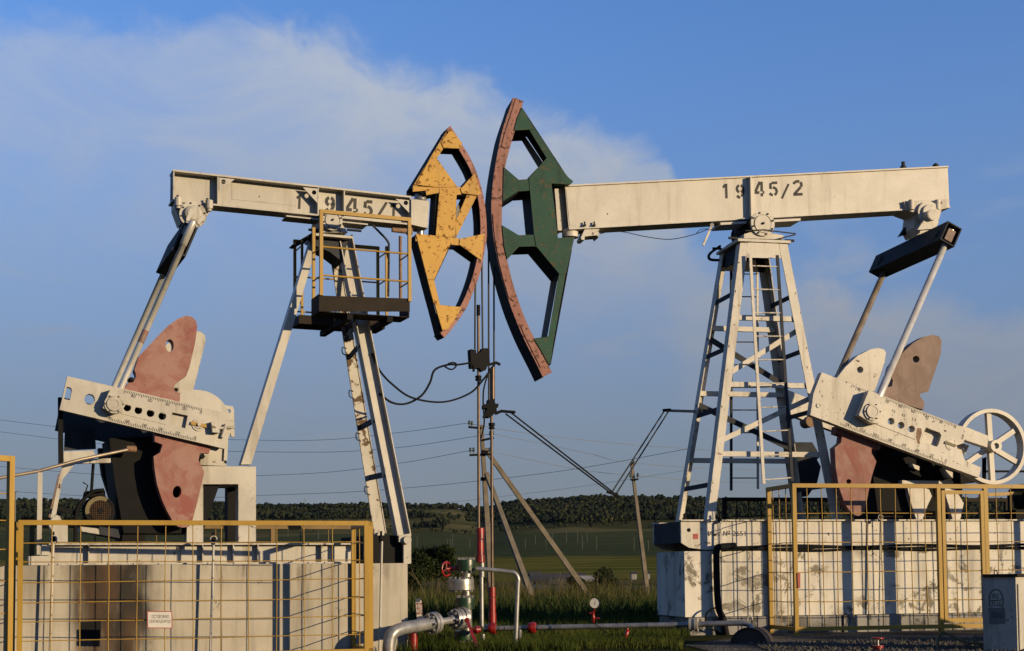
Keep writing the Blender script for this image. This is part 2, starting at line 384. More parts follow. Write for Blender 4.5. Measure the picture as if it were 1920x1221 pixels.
def concrete(name, c0, c1, blotch, lo, stain=None, paintc=None):
    c0 = dull(c0); c1 = dull(c1); blotch = dull(blotch)
    m_, g_ = mat(name); p = pos(g_)
    n1 = g_.noise(p, 1.1, 7, 0.62, 0.5); n3 = g_.noise(vmul(g_, p, (5.5, 5.5, 0.45)), 1.0, 6, 0.6, 0.3); n5 = g_.noise(p, 3.1, 10, 0.74, 0.6); n6 = g_.noise(p, 55, 4, 0.7)
    n7 = g_.noise(p, 0.9, 3, 0.5)
    col = g_.mix(g_.ramp(n1, 0.32, 0.68), c0, c1)
    col = g_.mix(g_.math('MULTIPLY', g_.ramp(n3, 0.44, 0.72), 0.62), col, tuple(x * .45 for x in c1))
    bl = g_.math('MULTIPLY', g_.ramp(n5, lo, lo + .06), g_.ramp(n7, 0.36, 0.50))
    col = g_.mix(bl, col, blotch)
    col = g_.mix(g_.ramp(n6, 0.70, 0.74), col, tuple(x * .3 for x in c1))
    if stain:
        o, u, s0, s1, ztop = stain          # oil run down the face between s0 and s1
        sv = g_.n('VectorMath', dict(operation='SUBTRACT'), i0=p); sv.inputs[1].default_value = tuple(o)
        dt = g_.n('VectorMath', dict(operation='DOT_PRODUCT'), i0=sv.outputs[0]); dt.inputs[1].default_value = tuple(u)
        sx = dt.outputs['Value']; zz = g_.n('SeparateXYZ', i0=p).outputs[2]
        cmb = lambda a_, b_, z_: g_.n('CombineXYZ', i0=g_.math('MULTIPLY', sx, a_), i1=g_.math('MULTIPLY', zz, b_), i2=z_).outputs[0]
        run = g_.noise(cmb(11.0, 0.7, 0.0), 1.0, 8, 0.66, 0.4); fine_ = g_.noise(cmb(40.0, 2.0, 4.0), 1.0, 6, 0.7, 0.3)
        band = g_.math('MULTIPLY', g_.ramp(sx, s0 - .12, s0 + .34), g_.ramp(sx, s1 - .50, s1 + .16, 1.0, 0.0))
        up_ = g_.ramp(zz, ztop - 1.0, ztop)
        soft = g_.noise(cmb(3.2, 1.3, 5.0), 1.0, 6, 0.6, 0.6)
        k = g_.math('ADD', g_.math('ADD', g_.math('MULTIPLY', soft, 0.75), g_.math('MULTIPLY', fine_, 0.22)), g_.math('ADD', g_.math('MULTIPLY', band, 0.46), g_.math('MULTIPLY', up_, 0.12)))
        k = g_.math('MULTIPLY', g_.ramp(g_.math('MULTIPLY_ADD', run, 0.18, k), 0.58, 1.10), g_.ramp(band, 0.0, 0.75))
        oil = g_.mix(g_.ramp(g_.math('MULTIPLY_ADD', fine_, 0.25, g_.noise(cmb(2.6, 0.9, 3.0), 1.0, 5, .6, .5)), 0.50, 0.80), (0.005, 0.004, 0.0028), (0.034, 0.016, 0.006))
        col = g_.mix(g_.math('MULTIPLY', k, 0.96), col, oil)
        drip = g_.math('MULTIPLY', g_.ramp(g_.noise(cmb(7.0, 0.9, 8.0), 1.0, 7, .65), .50, .72), g_.ramp(zz, ztop - .42, ztop - .02))
        col = g_.mix(g_.math('MULTIPLY', drip, .8), col, (.055, .043, .030))
    h = g_.math('ADD', g_.math('MULTIPLY', n6, 0.4), g_.math('MULTIPLY', bl, -0.8))
    finish(g_, col, 0.85, 0, h, 0.35, 0.008, 0.25); return m_
M['concrete_r'] = concrete('peeling_whitewashed_concrete', (0.78, 0.735, 0.63), (0.66, 0.615, 0.52), (0.22, 0.195, 0.15), 0.515)
M['plinth_r'] = concrete('grey_plinth_concrete', (0.33, 0.315, 0.285), (0.24, 0.23, 0.21), (0.10, 0.095, 0.085), 0.50)
M['mesh'] = M['yellow']

M['rod_brown'] = plain('oily_brown_rod', (0.17, 0.105, 0.06), 0.4, 0.3, 0.5, 9)
M['rod_worn'] = plain('worn_pitman_steel', (0.34, 0.27, 0.19), 0.4, 0.3, 0.5, 5)
M['grille'] = plain('rusty_grille', (0.11, 0.055, 0.025), 0.8, 0, 0.5, 20)
# ---------------------------------------------------------------- terrain
def fbm(x, y, s, o=4):
    v = np.zeros_like(x); a = 1.0
    for k in range(o):
        f = s * 2 ** k; ph = k * 17.3
        v += a * np.sin(x * f * 1.7 + 1.3 * np.sin(y * f * 1.1 + ph) + ph) * np.cos(y * f * 1.9 + 1.1 * np.sin(x * f * .9 - ph)); a *= .5
    return v
PROF_Y = np.array([0, 62, 90, 160, 400, 700, 900, 1250, 1700, 2200, 2700, 3300, 4200])
PROF_Z = np.array([0, 0, -1.0, -3.2, -5.5, -5.5, -3.0, 11, 35, 66, 106, 153, 170.])
def zterr(X, Y):
    r = np.sqrt(X * X + Y * Y) * np.where(Y < 0, 0.0, 1.0); rr = np.where(Y > 0, r * .985, 0)
    z = np.interp(rr, PROF_Y, PROF_Z)
    far = np.clip((rr - 1100) / 1600, 0, 1)
    azm = np.arctan2(X, np.maximum(Y, 1))
    skyl = np.interp(azm, [-.5, -.36, -.27, -.18, -.10, -.045, -.02, .0, .05, .10, .2, .4], [14, 8, 6, 2, 2, -3, -13, 0, 6, 2, 0, -4])
    z = z + far * (skyl * rr / 2600 + 10 * fbm(X, Y, .0020, 4)) + np.clip((rr - 120) / 400, 0, 1) * .5 * fbm(X, Y, .01, 3)
    return z
rs = np.concatenate([np.linspace(-60, 70, 27)[:-1], np.geomspace(70, 4600, 95)]); NA = 130
us = np.linspace(-1, 1, NA)
GX = np.zeros((len(rs), NA)); GY = np.zeros_like(GX)
for i, r_ in enumerate(rs):
    w_ = 60 + max(r_, 0) * 0.55; GX[i] = us * w_; GY[i] = r_
GZ = zterr(GX, GY)
V = np.stack([GX, GY, GZ], -1).reshape(-1, 3); idx = np.arange(len(V)).reshape(GX.shape)
F = np.stack([idx[:-1, :-1], idx[:-1, 1:], idx[1:, 1:], idx[1:, :-1]], -1).reshape(-1, 4)
m_, g_ = mat('meadow_and_fields'); p = pos(g_); s_ = g_.n('SeparateXYZ', i0=p); yy = s_.outputs[1]; xx = s_.outputs[0]; zz = s_.outputs[2]
nb = g_.noise(p, .004, 5, .6, .4); nm_ = g_.noise(p, .03, 6, .65, .3); nf = g_.noise(p, 1.4, 8, .68, .3); ns = g_.noise(vmul(g_, p, (.002, .02, .0)), 1.0, 5, .6)
near = g_.mix(g_.ramp(nf, .35, .65), (.020, .024, .008), (.034, .031, .012))
near = g_.mix(g_.ramp(nm_, .50, .68), near, (.050, .042, .018))
mead = g_.mix(g_.ramp(g_.noise(vmul(g_, p, (.004, .05, .0)), 1.0, 6, .65, .3), .40, .64), (.050, .056, .010), (.125, .105, .028))
crop = g_.mix(g_.ramp(ns, .35, .65), (.029, .038, .018), (.038, .047, .022))
rows_ = g_.noise(vmul(g_, p, (.0015, .09, .0)), 1.0, 4, .7, .3)
crop = g_.mix(g_.math('MULTIPLY', g_.ramp(rows_, .42, .66), .7), crop, (.052, .056, .024))
crop = g_.mix(g_.ramp(nm_, .55, .70), crop, (.019, .027, .015))
hill = g_.mix(g_.ramp(nb, .40, .6), (.036, .038, .015), (.082, .074, .032))
warp = g_.math('ADD', yy, g_.math('MULTIPLY', g_.math('SUBTRACT', nb, .5), 420.0))
warp = g_.math('ADD', warp, g_.math('MULTIPLY', xx, -.12))
c_ = g_.mix(g_.ramp(yy, 60, 120), near, (.026, .032, .011))
c_ = g_.mix(g_.ramp(yy, 560, 640), c_, g_.mix(g_.ramp(nm_, .45, .6), (.080, .066, .038), (.045, .046, .018)))
c_ = g_.mix(g_.ramp(warp, 720, 800), c_, mead)
c_ = g_.mix(g_.ramp(warp, 1270, 1295), c_, crop)
c_ = g_.mix(g_.ramp(warp, 2080, 2120), c_, hill)
finish(g_, c_, 1.0, 0, nf, .4, .03, 0.0)
fastmesh('ground', V, F, m_, 'structure')
# gravel pad round the wells
mp, g_ = mat('gravel_pad'); p = pos(g_); vo = g_.n('TexVoronoi', Vector=p, Scale=26.0)
c_ = g_.mix(vo.outputs[0], (.055, .048, .038), (.13, .115, .085)); c_ = g_.mix(g_.ramp(g_.noise(p, 1.1, 6), .4, .62), c_, (.030, .027, .020))
finish(g_, c_, .95, 0, vo.outputs[0], .5, .03, .1)
pad = MB(); pv = []
for (x, y) in ((2.6, 12), (9.5, 12), (12.5, 19.5), (12.5, 24), (4, 21), (2.1, 17.2)): pv.append(Vector((x, y, .006)))
pad.add(pv, [tuple(range(6))]); struct('gravel_pad', pad, mp)
rng = np.random.default_rng(3)
def rocks(n, area, r0, r1, seed):
    rg = np.random.default_rng(seed)
    oct_ = np.array([[1, 0, 0], [-1, 0, 0], [0, 1, 0], [0, -1, 0], [0, 0, 1], [0, 0, -1]], float); of = np.array([[0, 2, 4], [2, 1, 4], [1, 3, 4], [3, 0, 4], [2, 0, 5], [1, 2, 5], [3, 1, 5], [0, 3, 5]])
    X, Y = area(rg, n); S = rg.uniform(r0, r1, (n, 1, 1)); J = rg.uniform(.5, 1.25, (n, 6, 1)); sc = rg.uniform(.6, 1.2, (n, 1, 3))
    VV = oct_[None] * S * J * sc; an = rg.uniform(0, 6.28, n); c, s = np.cos(an), np.sin(an)
    x = VV[..., 0] * c[:, None] - VV[..., 1] * s[:, None]; y = VV[..., 0] * s[:, None] + VV[..., 1] * c[:, None]
    VV = np.stack([x + X[:, None], y + Y[:, None], VV[..., 2] * .8 + .012], -1)
    return VV.reshape(-1, 3), (of[None] + 6 * np.arange(n)[:, None, None]).reshape(-1, 3)
def area_pad(rg, n):
    k = rg.uniform(0, 1, n); s = rg.uniform(0, 1, n)
    X = 2.9 + k * 5.5; Y = 15.2 + .30 * (X - 2.9) + (s - .5) * 4.2; return X, Y
Vr, Fr_ = rocks(9000, area_pad, .012, .045, 5)
fastmesh('gravel', Vr, Fr_, plain('gravel_stones', (.10, .085, .06), .9, 0, .6, 11), 'stuff')

# ---------------------------------------------------------------- grass (near meadow)
def blades(n, Xf, h0, h1, w, lean, seed, hp=1.6):
    rg = np.random.default_rng(seed); X, Y = Xf(rg, n); Zg = zterr(X, Y)
    h = h0 + (h1 - h0) * rg.uniform(0, 1, n) ** hp; an = rg.uniform(0, 6.28, n); ln = rg.uniform(0, lean, n) * h; la = rg.uniform(0, 6.28, n)
    dx, dy = np.cos(an) * w / 2, np.sin(an) * w / 2; lx, ly = np.cos(la) * ln, np.sin(la) * ln
    b0 = np.stack([X - dx, Y - dy, Zg - .02], -1); b1 = np.stack([X + dx, Y + dy, Zg - .02], -1)
    m0 = np.stack([X - dx * .7 + lx * .35, Y - dy * .7 + ly * .35, Zg + h * .55], -1); m1 = np.stack([X + dx * .7 + lx * .35, Y + dy * .7 + ly * .35, Zg + h * .55], -1)
    t = np.stack([X + lx, Y + ly, Zg + h], -1)
    VV = np.stack([b0, b1, m1, m0, t], 1).reshape(-1, 3); i = 5 * np.arange(n)[:, None]
    return VV, np.concatenate([i + np.array([[0, 1, 2]]), i + np.array([[0, 2, 3]]), i + np.array([[3, 2, 4]])])
def leafmat(name, a, b, lo=.35, hi=.65, sc=.9, tr=.25):
    m_, g_ = mat(name); p = pos(g_); n = g_.noise(p, sc, 4, .6); n2 = g_.noise(p, 23, 2, .5)
    c = g_.mix(g_.ramp(n, lo, hi), a, b); c = g_.mix(g_.math('MULTIPLY', g_.ramp(n2, .4, .7), .5), c, tuple(x * .5 for x in a))
    b_ = finish(g_, c, .75, 0, None, spec=.08)
    t_ = g_.n('BsdfTranslucent', Color=c); mx = g_.n('MixShader', i0=tr); o_ = [n_ for n_ in g_.t.nodes if n_.type == 'OUTPUT_MATERIAL'][0]
    g_.t.links.new(b_.outputs[0], mx.inputs[1]); g_.t.links.new(t_.outputs[0], mx.inputs[2]); g_.t.links.new(mx.outputs[0], o_.inputs[0]); return m_
def area_view(y0, y1, px0, px1, pw=1.0, patch=-9.0, ps=.5):
    def f(rg, n):
        Xs, Ys, got = [], [], 0
        while got < n:
            Y = y0 + (y1 - y0) * rg.uniform(0, 1, n) ** pw; X = (rg.uniform(px0, px1, n) - 960) / FPX * Y
            k = fbm(X, Y, ps, 4) + rg.normal(0, .25, n) > patch
            Xs.append(X[k]); Ys.append(Y[k]); got += int(k.sum())
        return np.concatenate(Xs)[:n], np.concatenate(Ys)[:n]
    return f
V1, F1 = blades(46000, area_view(19.3, 38, 700, 1290, 1.1, -.5, .9), .04, .24, .012, .6, 11)
V2, F2_ = blades(22000, area_view(16.2, 19.6, 740, 1275, 1, .0, 1.3), .03, .16, .009, .8, 15); F1 = np.concatenate([F1, F2_ + len(V1)]); V1 = np.concatenate([V1, V2])
fastmesh('meadow_grass', V1, F1, leafmat('green_grass', (.030, .046, .007), (.062, .070, .013), sc=.7), 'stuff')
V1, F1 = blades(26000, area_view(28, 62, -400, 2300, .9, -.2, .4), .12, .62, .02, .7, 12)
fastmesh('rough_grass', V1, F1, leafmat('rough_grass_leaf', (.040, .050, .010), (.075, .066, .022), sc=.25), 'stuff')
V1, F1 = blades(9000, area_view(34, 60, -300, 2300, .8, .15, .35), .25, 1.05, .014, .6, 13, 2.2)
fastmesh('dry_weeds', V1, F1, leafmat('dry_straw', (.085, .064, .028), (.045, .042, .015), sc=.15), 'stuff')
V1, F1 = blades(9000, area_view(23, 36, 700, 1300, 1, .1, .6), .08, .42, .035, .9, 14)
fastmesh('broadleaf_weeds', V1, F1, leafmat('dark_weed_leaf', (.017, .031, .007), (.030, .046, .011), sc=.6), 'stuff')
# bare tall stalks one can tell apart
stalk = plain('dry_stalk', (.26, .20, .10), .9)
for k, (x0, y0_, x1, y1_, Y) in enumerate(((800, 1128, 772, 1070, 44), (1130, 1130, 1118, 1085, 46), (1168, 1132, 1186, 1085, 46), (1060, 1128, 1048, 1086, 46), (1000, 1130, 982, 1100, 44))):
    a = atY(x0, y0_, Y); b = atY(x1, y1_, Y); mb = MB().tube(bez([a, a.lerp(b, .5) + Vector((.05, 0, 0)), b], 4), [.012 * (1 - .7 * i / 8) for i in range(9)], 5)
    for q in (.55, .7, .82, .92):
        c = a.lerp(b, q); mb.tube([c, c + Vector((random.uniform(-.25, .25), random.uniform(-.2, .2), random.uniform(.15, .35)))], .005, 4)
    single('dry_stalk', mb, stalk, ['tall bare dry stalk leaning left beside the left foundation', 'tall dry stalk left of the right pole', 'tall dry stalk just below the right pole', 'thin dry stalk below the long pole strut', 'leaning dry stalk at the foot of the short pole strut'][k], 'weed', group='bare dry stalks in the meadow')

# ---------------------------------------------------------------- shrubs and trees
def crown(c, rx, ry, rz, n, s, seed, lobes=9):
    rg = np.random.default_rng(seed)
    L0 = rg.normal(size=(lobes, 3)); L0 /= np.linalg.norm(L0, axis=1, keepdims=True); L0 *= rg.uniform(.25, .72, (lobes, 1)); lr = rg.uniform(.28, .5, lobes)
    w = rg.integers(0, lobes, n); d = rg.normal(size=(n, 3)); d /= np.linalg.norm(d, axis=1, keepdims=True)
    P_ = L0[w] + d * (lr[w] * rg.uniform(.55, 1.08, n) )[:, None]
    P_ = P_ * np.array([rx, ry, rz]) + np.array(c)
    a = rg.normal(size=(n, 3)); a /= np.linalg.norm(a, axis=1, keepdims=True); b = np.cross(a, rg.normal(size=(n, 3))); b /= np.linalg.norm(b, axis=1, keepdims=True)
    S = rg.uniform(.6, 1.3, (n, 1)) * s
    VV = np.stack([P_ - a * S, P_ + b * S * .55, P_ + a * S, P_ - b * S * .55], 1).reshape(-1, 3)
    return VV, np.arange(4 * n).reshape(n, 4)
bark = plain('bark', (.06, .05, .035), .95)
def tree(name, label, cat, px, py, Y, rx, rz, n, s, seed, m_, trunk=.3, group=None):
    b = atY(px, py, Y); b.z = float(zterr(np.array([b.x]), np.array([b.y]))[0])
    o = thing(name, label, cat, b, group); mb = MB(); h = rz * 2
    mb.tube([b - Vector((0, 0, .1)), b + Vector((.02 * h, 0, h * .35)), b + Vector((-.02 * h, 0, h * .8))], [rx * .09, rx * .06, rx * .02], 7)
    rg = random.Random(seed)
    for k in range(6):
        q = b + Vector((0, 0, h * rg.uniform(.25, .6))); mb.tube([q, q + Vector((rg.uniform(-.6, .6) * rx, rg.uniform(-.5, .5) * rx, h * rg.uniform(.12, .3)))], [rx * .035, rx * .01], 5)
    part('trunk', mb, bark, o)
    VV, FF = crown((0, 0, rz * (1 + trunk * .5)), rx, rx * .8, rz, n, s, seed)
    c = fastmesh('crown', VV, FF, m_, None); c.parent = o; return o
lm1 = leafmat('shrub_leaf', (.011, .018, .005), (.022, .030, .008), sc=1.1, tr=.15); lm2 = leafmat('far_tree_leaf', (.012, .018, .007), (.020, .026, .010), sc=.3, tr=.15)
tree('shrub', 'dense dark green bush behind the left wellhead', 'bush', 820, 1118, 58, 1.45, 1.15, 7000, .06, 1, lm1, .1, 'bushes in the meadow')
tree('shrub', 'low dark bush against the left foundation edge', 'bush', 775, 1120, 54, .75, .62, 2600, .06, 2, lm1, .1, 'bushes in the meadow')
tree('shrub', 'low bush just right of the left wellhead', 'bush', 880, 1120, 62, .75, .5, 2200, .06, 3, lm1, .1, 'bushes in the meadow')
tree('tree', 'round tree touching the long pole strut', 'tree', 1085, 1105, 150, 2.0, 1.55, 3000, .14, 4, lm2, .1, 'trees by the village')
tree('tree', 'tall tree standing alone left of the right utility pole', 'tree', 1134, 1104, 190, 2.1, 3.0, 3000, .17, 5, lm2, .3, 'trees by the village')
for k, (px, Y, rx, rz, where) in enumerate(((1000, 120, 2.3, .7, 'behind the short pole strut'), (1052, 135, 2.2, .7, 'between the two pole struts and the gauge'), (1165, 140, 2.8, .8, 'left of the right utility pole foot'), (1212, 150, 2.4, .8, 'right of the right utility pole foot'), (955, 130, 1.9, .8, 'behind the bent grey pipe'), (560, 130, 3, .7, 'behind the left yellow fence'))):
    tree('shrub', 'low scrub bush ' + where, 'bush', px, 1100, Y, rx, rz, 1800, .11, 20 + k, lm2, .1, 'low scrub at the meadow edge')

# ---------------------------------------------------------------- far forest
mf, g_ = mat('forest_foliage'); p = pos(g_); n = g_.noise(p, .008, 5, .65, .5); n2 = g_.noise(p, .16, 5, .7)
c_ = g_.mix(g_.ramp(n, .35, .65), (.0080, .0125, .0085), (.0290, .0310, .0130)); c_ = g_.mix(g_.ramp(n2, .42, .62), c_, (.0045, .0075, .006)); finish(g_, c_, .95, 0, n2, .4, 1.0, 0.0)
t_ = (1 + 5 ** .5) / 2
ico = np.array([[-1, t_, 0], [1, t_, 0], [-1, -t_, 0], [1, -t_, 0], [0, -1, t_], [0, 1, t_], [0, -1, -t_], [0, 1, -t_], [t_, 0, -1], [t_, 0, 1], [-t_, 0, -1], [-t_, 0, 1]]) / math.sqrt(1 + t_ * t_)
icf = np.array([[0, 11, 5], [0, 5, 1], [0, 1, 7], [0, 7, 10], [0, 10, 11], [1, 5, 9], [5, 11, 4], [11, 10, 2], [10, 7, 6], [7, 1, 8], [3, 9, 4], [3, 4, 2], [3, 2, 6], [3, 6, 8], [3, 8, 9], [4, 9, 5], [2, 4, 11], [6, 2, 10], [8, 6, 7], [9, 8, 1]])
def forest(n, gen, seed, name, h0, h1, sub=3):
    rg = np.random.default_rng(seed); X, Y = gen(rg, n); n = len(X); Zg = zterr(X, Y); h = rg.uniform(h0, h1, n) * rg.choice([.7, 1, 1, 1.15], n)
    Vs, Fs, o = [], [], 0
    for k in range(sub):
        J = rg.uniform(.72, 1.28, (n, 12, 1)); s = h[:, None] * np.array([[.36, .36, .42]]) * rg.uniform(.6, 1.05, (n, 1))
        c = np.stack([X + rg.normal(0, .2, n) * h, Y + rg.normal(0, .2, n) * h, Zg + h * rg.uniform(.35, .72, n)], -1)
        VV = ico[None] * J * s[:, None] + c[:, None]; Vs.append(VV.reshape(-1, 3)); Fs.append((icf[None] + 12 * np.arange(n)[:, None, None]).reshape(-1, 3) + o); o += 12 * n
    return fastmesh(name, np.concatenate(Vs), np.concatenate(Fs), mf, 'stuff')
def gen_main(rg, n):
    Y = rg.uniform(2050, 3450, n * 2); az = rg.uniform(-.42, .42, n * 2); X = np.tan(az) * Y
    lower = np.interp(az, [-.42, -.3, -.2, -.10, -.06, -.02, .02, .06, .12, .2, .42], [2250, 2250, 2500, 2500, 2450, 2450, 2250, 2180, 2450, 2400, 2400]) + 130 * fbm(X, Y, .006, 3)
    k = Y > lower; open_ = (az > -.20) & (az < -.02)      # the scrubby open slope left of the middle
    k &= ~(open_ & (fbm(X, Y, .007, 3) < .75) & (Y > 2560) & (Y < 3270)); return X[k][:n], Y[k][:n]
forest(24000, gen_main, 31, 'distant_forest', 4, 14, 2)
def gen_scrub(rg, n):
    Y = rg.uniform(2150, 3300, n); az = rg.uniform(-.21, .16, n); X = np.tan(az) * Y; k = fbm(X, Y, .01, 3) > -.1; return X[k], Y[k]
forest(2200, gen_scrub, 32, 'hillside_scrub', 3, 8, 2)

# ---------------------------------------------------------------- village and far poles
roofm = plain('grey_roof', (.045, .043, .042), .8); wallm = plain('pale_wall', (.36, .34, .31), .8); barnm = plain('blue_grey_sheet', (.06, .075, .09), .7); darkw = plain('window_dark', (.02, .022, .026), .3)
def house(px, py, Y, w, d, h, roof, label, wm, rm_):
    b = atY(px, py, Y); b.z = float(zterr(np.array([b.x]), np.array([b.y]))[0]) - .3
    fr = Fr(b.x, b.y, R(random.uniform(-15, 15))); o = thing('village_house', label, 'house', b, 'houses in the valley')
    part('wall', MB().fbox(fr, -w / 2, w / 2, -d / 2, d / 2, b.z, b.z + h), wm, o)
    r = MB(); e = .35; Vv = [fr.P(-w / 2 - e, d / 2 + e, b.z + h), fr.P(w / 2 + e, d / 2 + e, b.z + h), fr.P(w / 2 + e, -d / 2 - e, b.z + h), fr.P(-w / 2 - e, -d / 2 - e, b.z + h), fr.P(-w / 2 - e, 0, b.z + h + roof), fr.P(w / 2 + e, 0, b.z + h + roof)]
    r.add(Vv, [(0, 1, 5, 4), (2, 3, 4, 5), (1, 2, 5), (3, 0, 4), (3, 2, 1, 0)]); part('roof', r, rm_, o)
    for k in (-1, 0, 1) if w > 4 else (): part('window', MB().fbox(fr, k * w * .28 - .5, k * w * .28 + .5, d / 2, d / 2 + .04, b.z + h * .35, b.z + h * .75), darkw, o)
house(1003, 1082, 620, 5, 6, 4.2, 2.0, 'small white house in the valley between the pole struts', wallm, roofm)
house(1014, 1083, 600, 8, 6, 2.4, 1.8, 'low grey roofed house beside the white house in the valley', roofm, roofm)
house(1048, 1083, 640, 24, 8, 2.6, 2.4, 'long dark barn in the valley behind the long pole strut', roofm, roofm)
house(1106, 1081, 560, 9, 6, 2.6, 1.6, 'white roofed shed right of the round tree in the valley', wallm, wallm)
house(1188, 1072, 800, 3, 5, 3.5, 1.5, 'tiny pale house left of the right utility pole', wallm, roofm)
house(1213, 1072, 800, 3, 5, 3.5, 1.5, 'tiny pale house right of the right utility pole', wallm, roofm)
house(1030, 1098, 300, 9, 5, 1.6, 1.0, 'blue grey shed roof half hidden by scrub under the long strut', barnm, barnm)
house(1118, 1102, 240, 5, 4, 1.6, 1.2, 'blue grey shed right of the round tree', barnm, barnm)
house(1186, 1100, 260, 14, 5, 1.9, .4, 'long dark shed at the foot of the right utility pole', roofm, roofm)
polem = plain('far_pole_paint', (.19, .18, .16), .8)
for k, (px, py, h_) in enumerate(((1036, 1014, 14), (1062, 1014, 16), (1083, 1014, 16), (1101, 1014, 12), (1092, 1035, 16), (1119, 1037, 15), (985, 1028, 12), (1004, 1016, 12), (1024, 1033, 12), (1189, 1038, 14), (849, 1019, 18), (845, 1019, 12), (839, 1020, 12), (881, 1018, 12), (782, 1016, 14), (540, 994, 14), (597, 1000, 14), (1216, 1040, 12))):
    b = atY(px, py, 1750 + (1014 - py) * 12); b.z = float(zterr(np.array([b.x]), np.array([b.y]))[0]) - 1
    mb = MB().tube([b, b + Vector((0, 0, h_))], [.22, .14], 5); mb.bar(b + Vector((-1.1, 0, h_ - 1)), b + Vector((1.1, 0, h_ - 1)), .16, .16, Vector((0, 0, 1)))
    single('field_pole', mb, polem, 'thin pale pole standing far off in the green field', 'pole', b, 'thin poles in the far field')
for k, (px, py, h_) in enumerate(((571, 942, 26), (759, 948, 26), (394, 938, 18))):
    b = atY(px, py, 3350); b.z = float(zterr(np.array([b.x]), np.array([b.y]))[0]); mb = MB()
    for sx in (-1, 1): mb.tube([b + Vector((sx * 2.2, 0, 0)), b + Vector((sx * .4, 0, h_))], .22, 4)
    for q in (.6, .75, .9): mb.bar(b + Vector((-3.5, 0, h_ * q)), b + Vector((3.5, 0, h_ * q)), .25, .25, Vector((0, 0, 1)))
    for q in range(6): mb.bar(b + Vector((-2.1 + .28 * q, 0, h_ * q / 7)), b + Vector((2.1 - .28 * (q + 1), 0, h_ * (q + 1) / 7)), .15, .15, Vector((0, 1, 0)))
    single('pylon', mb, polem, ['lattice pylon on the ridge left of the platform tower', 'lattice pylon on the ridge just right of the left tower foot', 'lattice pylon on the ridge seen between the stand posts'][k], 'pylon', b, 'pylons on the ridge')

# ---------------------------------------------------------------- utility poles and lines
def sqpole(mb, a, b, w0, w1):
    d_ = (b - a).normalized(); sx = Vector((1, .25, 0)); sx = (sx - d_ * sx.dot(d_)).normalized(); sy = d_.cross(sx)
    P_ = [a + sx * (i * w0) + sy * (j * w0) for i, j in ((-1, -1), (1, -1), (1, 1), (-1, 1))] + [b + sx * (i * w1) + sy * (j * w1) for i, j in ((-1, -1), (1, -1), (1, 1), (-1, 1))]
    return mb.add(P_, [(3, 2, 1, 0), (4, 5, 6, 7), (0, 1, 5, 4), (1, 2, 6, 5), (2, 3, 7, 6), (3, 0, 4, 7)])
def insulator(p): return MB().lathe(p, Vector((0, 0, 1)), [(0, .02), (.06, .02), (.06, .05), (.1, .055), (.12, .03), (.16, .045), (.2, .02)], 10)
PY_ = 47.0
up1 = thing('utility_pole', 'concrete utility pole with two slanting struts behind the well rods', 'utility pole', atY(922, 1118, PY_), 'utility poles in the meadow')
part('pole', sqpole(MB(), atY(922, 1122, PY_), atY(902.5, 797, PY_), .105, .055), M['wood'], up1)
part('strut', sqpole(MB(), atY(1108, 1122, PY_ + 1.5), atY(910, 842, PY_ + .3), .085, .07), M['wood'], up1)
part('strut', sqpole(MB(), atY(1000, 1127, PY_ - 3), atY(912, 888, PY_ - .3), .085, .07), M['wood'], up1)
ARM = [((878, 801), (903, 803)), ((902, 826), (926, 821)), ((880, 853.5), (922, 852))]
INS = []
for (a, b) in ARM:
    A, B = atY(*a, PY_ - .1), atY(*b, PY_ - .1); part('crossarm', MB().bar(A, B, .06, .07, Vector((0, 1, 0))), M['black'], up1)
for x, y in ((880, 799), (885, 800.5), (919, 819), (924, 818), (882, 850), (888, 850), (918, 850)):
    q = atY(x, y, PY_ - .1); part('insulator', insulator(q), M['insul'], up1); INS.append(q + Vector((0, 0, .2)))
part('clamp', MB().bar(atY(901, 898, PY_ - .15), atY(913, 898, PY_ - .15), .1, .1, Vector((0, 1, 0))), M['black'], up1)
part('clamp', MB().bar(atY(903, 847, PY_ - .15), atY(915, 849, PY_ - .15), .1, .12, Vector((0, 1, 0))), M['black'], up1)
P2 = 50.0
up2 = thing('utility_pole', 'single leaning utility pole between the wellheads and the right foundation', 'utility pole', atY(1215, 1118, P2), 'utility poles in the meadow')
part('pole', sqpole(MB(), atY(1215, 1120, P2), atY(1184, 868, P2), .075, .045), M['wood'], up2)
part('crossarm', MB().bar(atY(1182, 900, P2 - .1), atY(1197, 899, P2 - .1), .05, .06, Vector((0, 1, 0))), M['black'], up2)
for x, y in ((1182.5, 898), (1196, 897), (1188, 872)): part('insulator', insulator(atY(x, y, P2 - .1)), M['insul'], up2)
P3 = 170.0
up3 = thing('utility_pole', 'far thin utility pole at the left edge beside the yellow post', 'utility pole', atY(28, 990, P3), 'utility poles in the meadow')
part('pole', MB().tube([atY(27, 1010, P3), atY(29.5, 922, P3)], [.09, .07], 6), polem, up3)
part('crossarm', MB().bar(atY(27, 925, P3), atY(32, 921, P3), .1, .1, Vector((0, 1, 0))), polem, up3)
part('strut', MB().tube([atY(14, 945, P3), atY(28, 930, P3)], .07, 6), polem, up3)
def line(pts, label, Y0=None, r=.008):
    P_ = [atY(x, y, Y) for x, y, Y in pts]; single('power_line', MB().tube(bez(P_, 10), r, 5), M['wire'], label, 'wire', group='overhead power lines')
line([(-80, 778, 60), (250, 815, 55), (560, 826, 51), (740, 812, 49), (880, 793, PY_)], 'uppermost overhead wire left of the strutted pole')
line([(-80, 800, 60), (250, 838, 55), (560, 848, 51), (740, 840, 49), (919, 814, PY_)], 'second overhead wire from the top left of the strutted pole')
line([(-80, 868, 60), (250, 893, 55), (560, 889, 51), (740, 870, 49), (882, 845, PY_)], 'third overhead wire from the top left of the strutted pole')
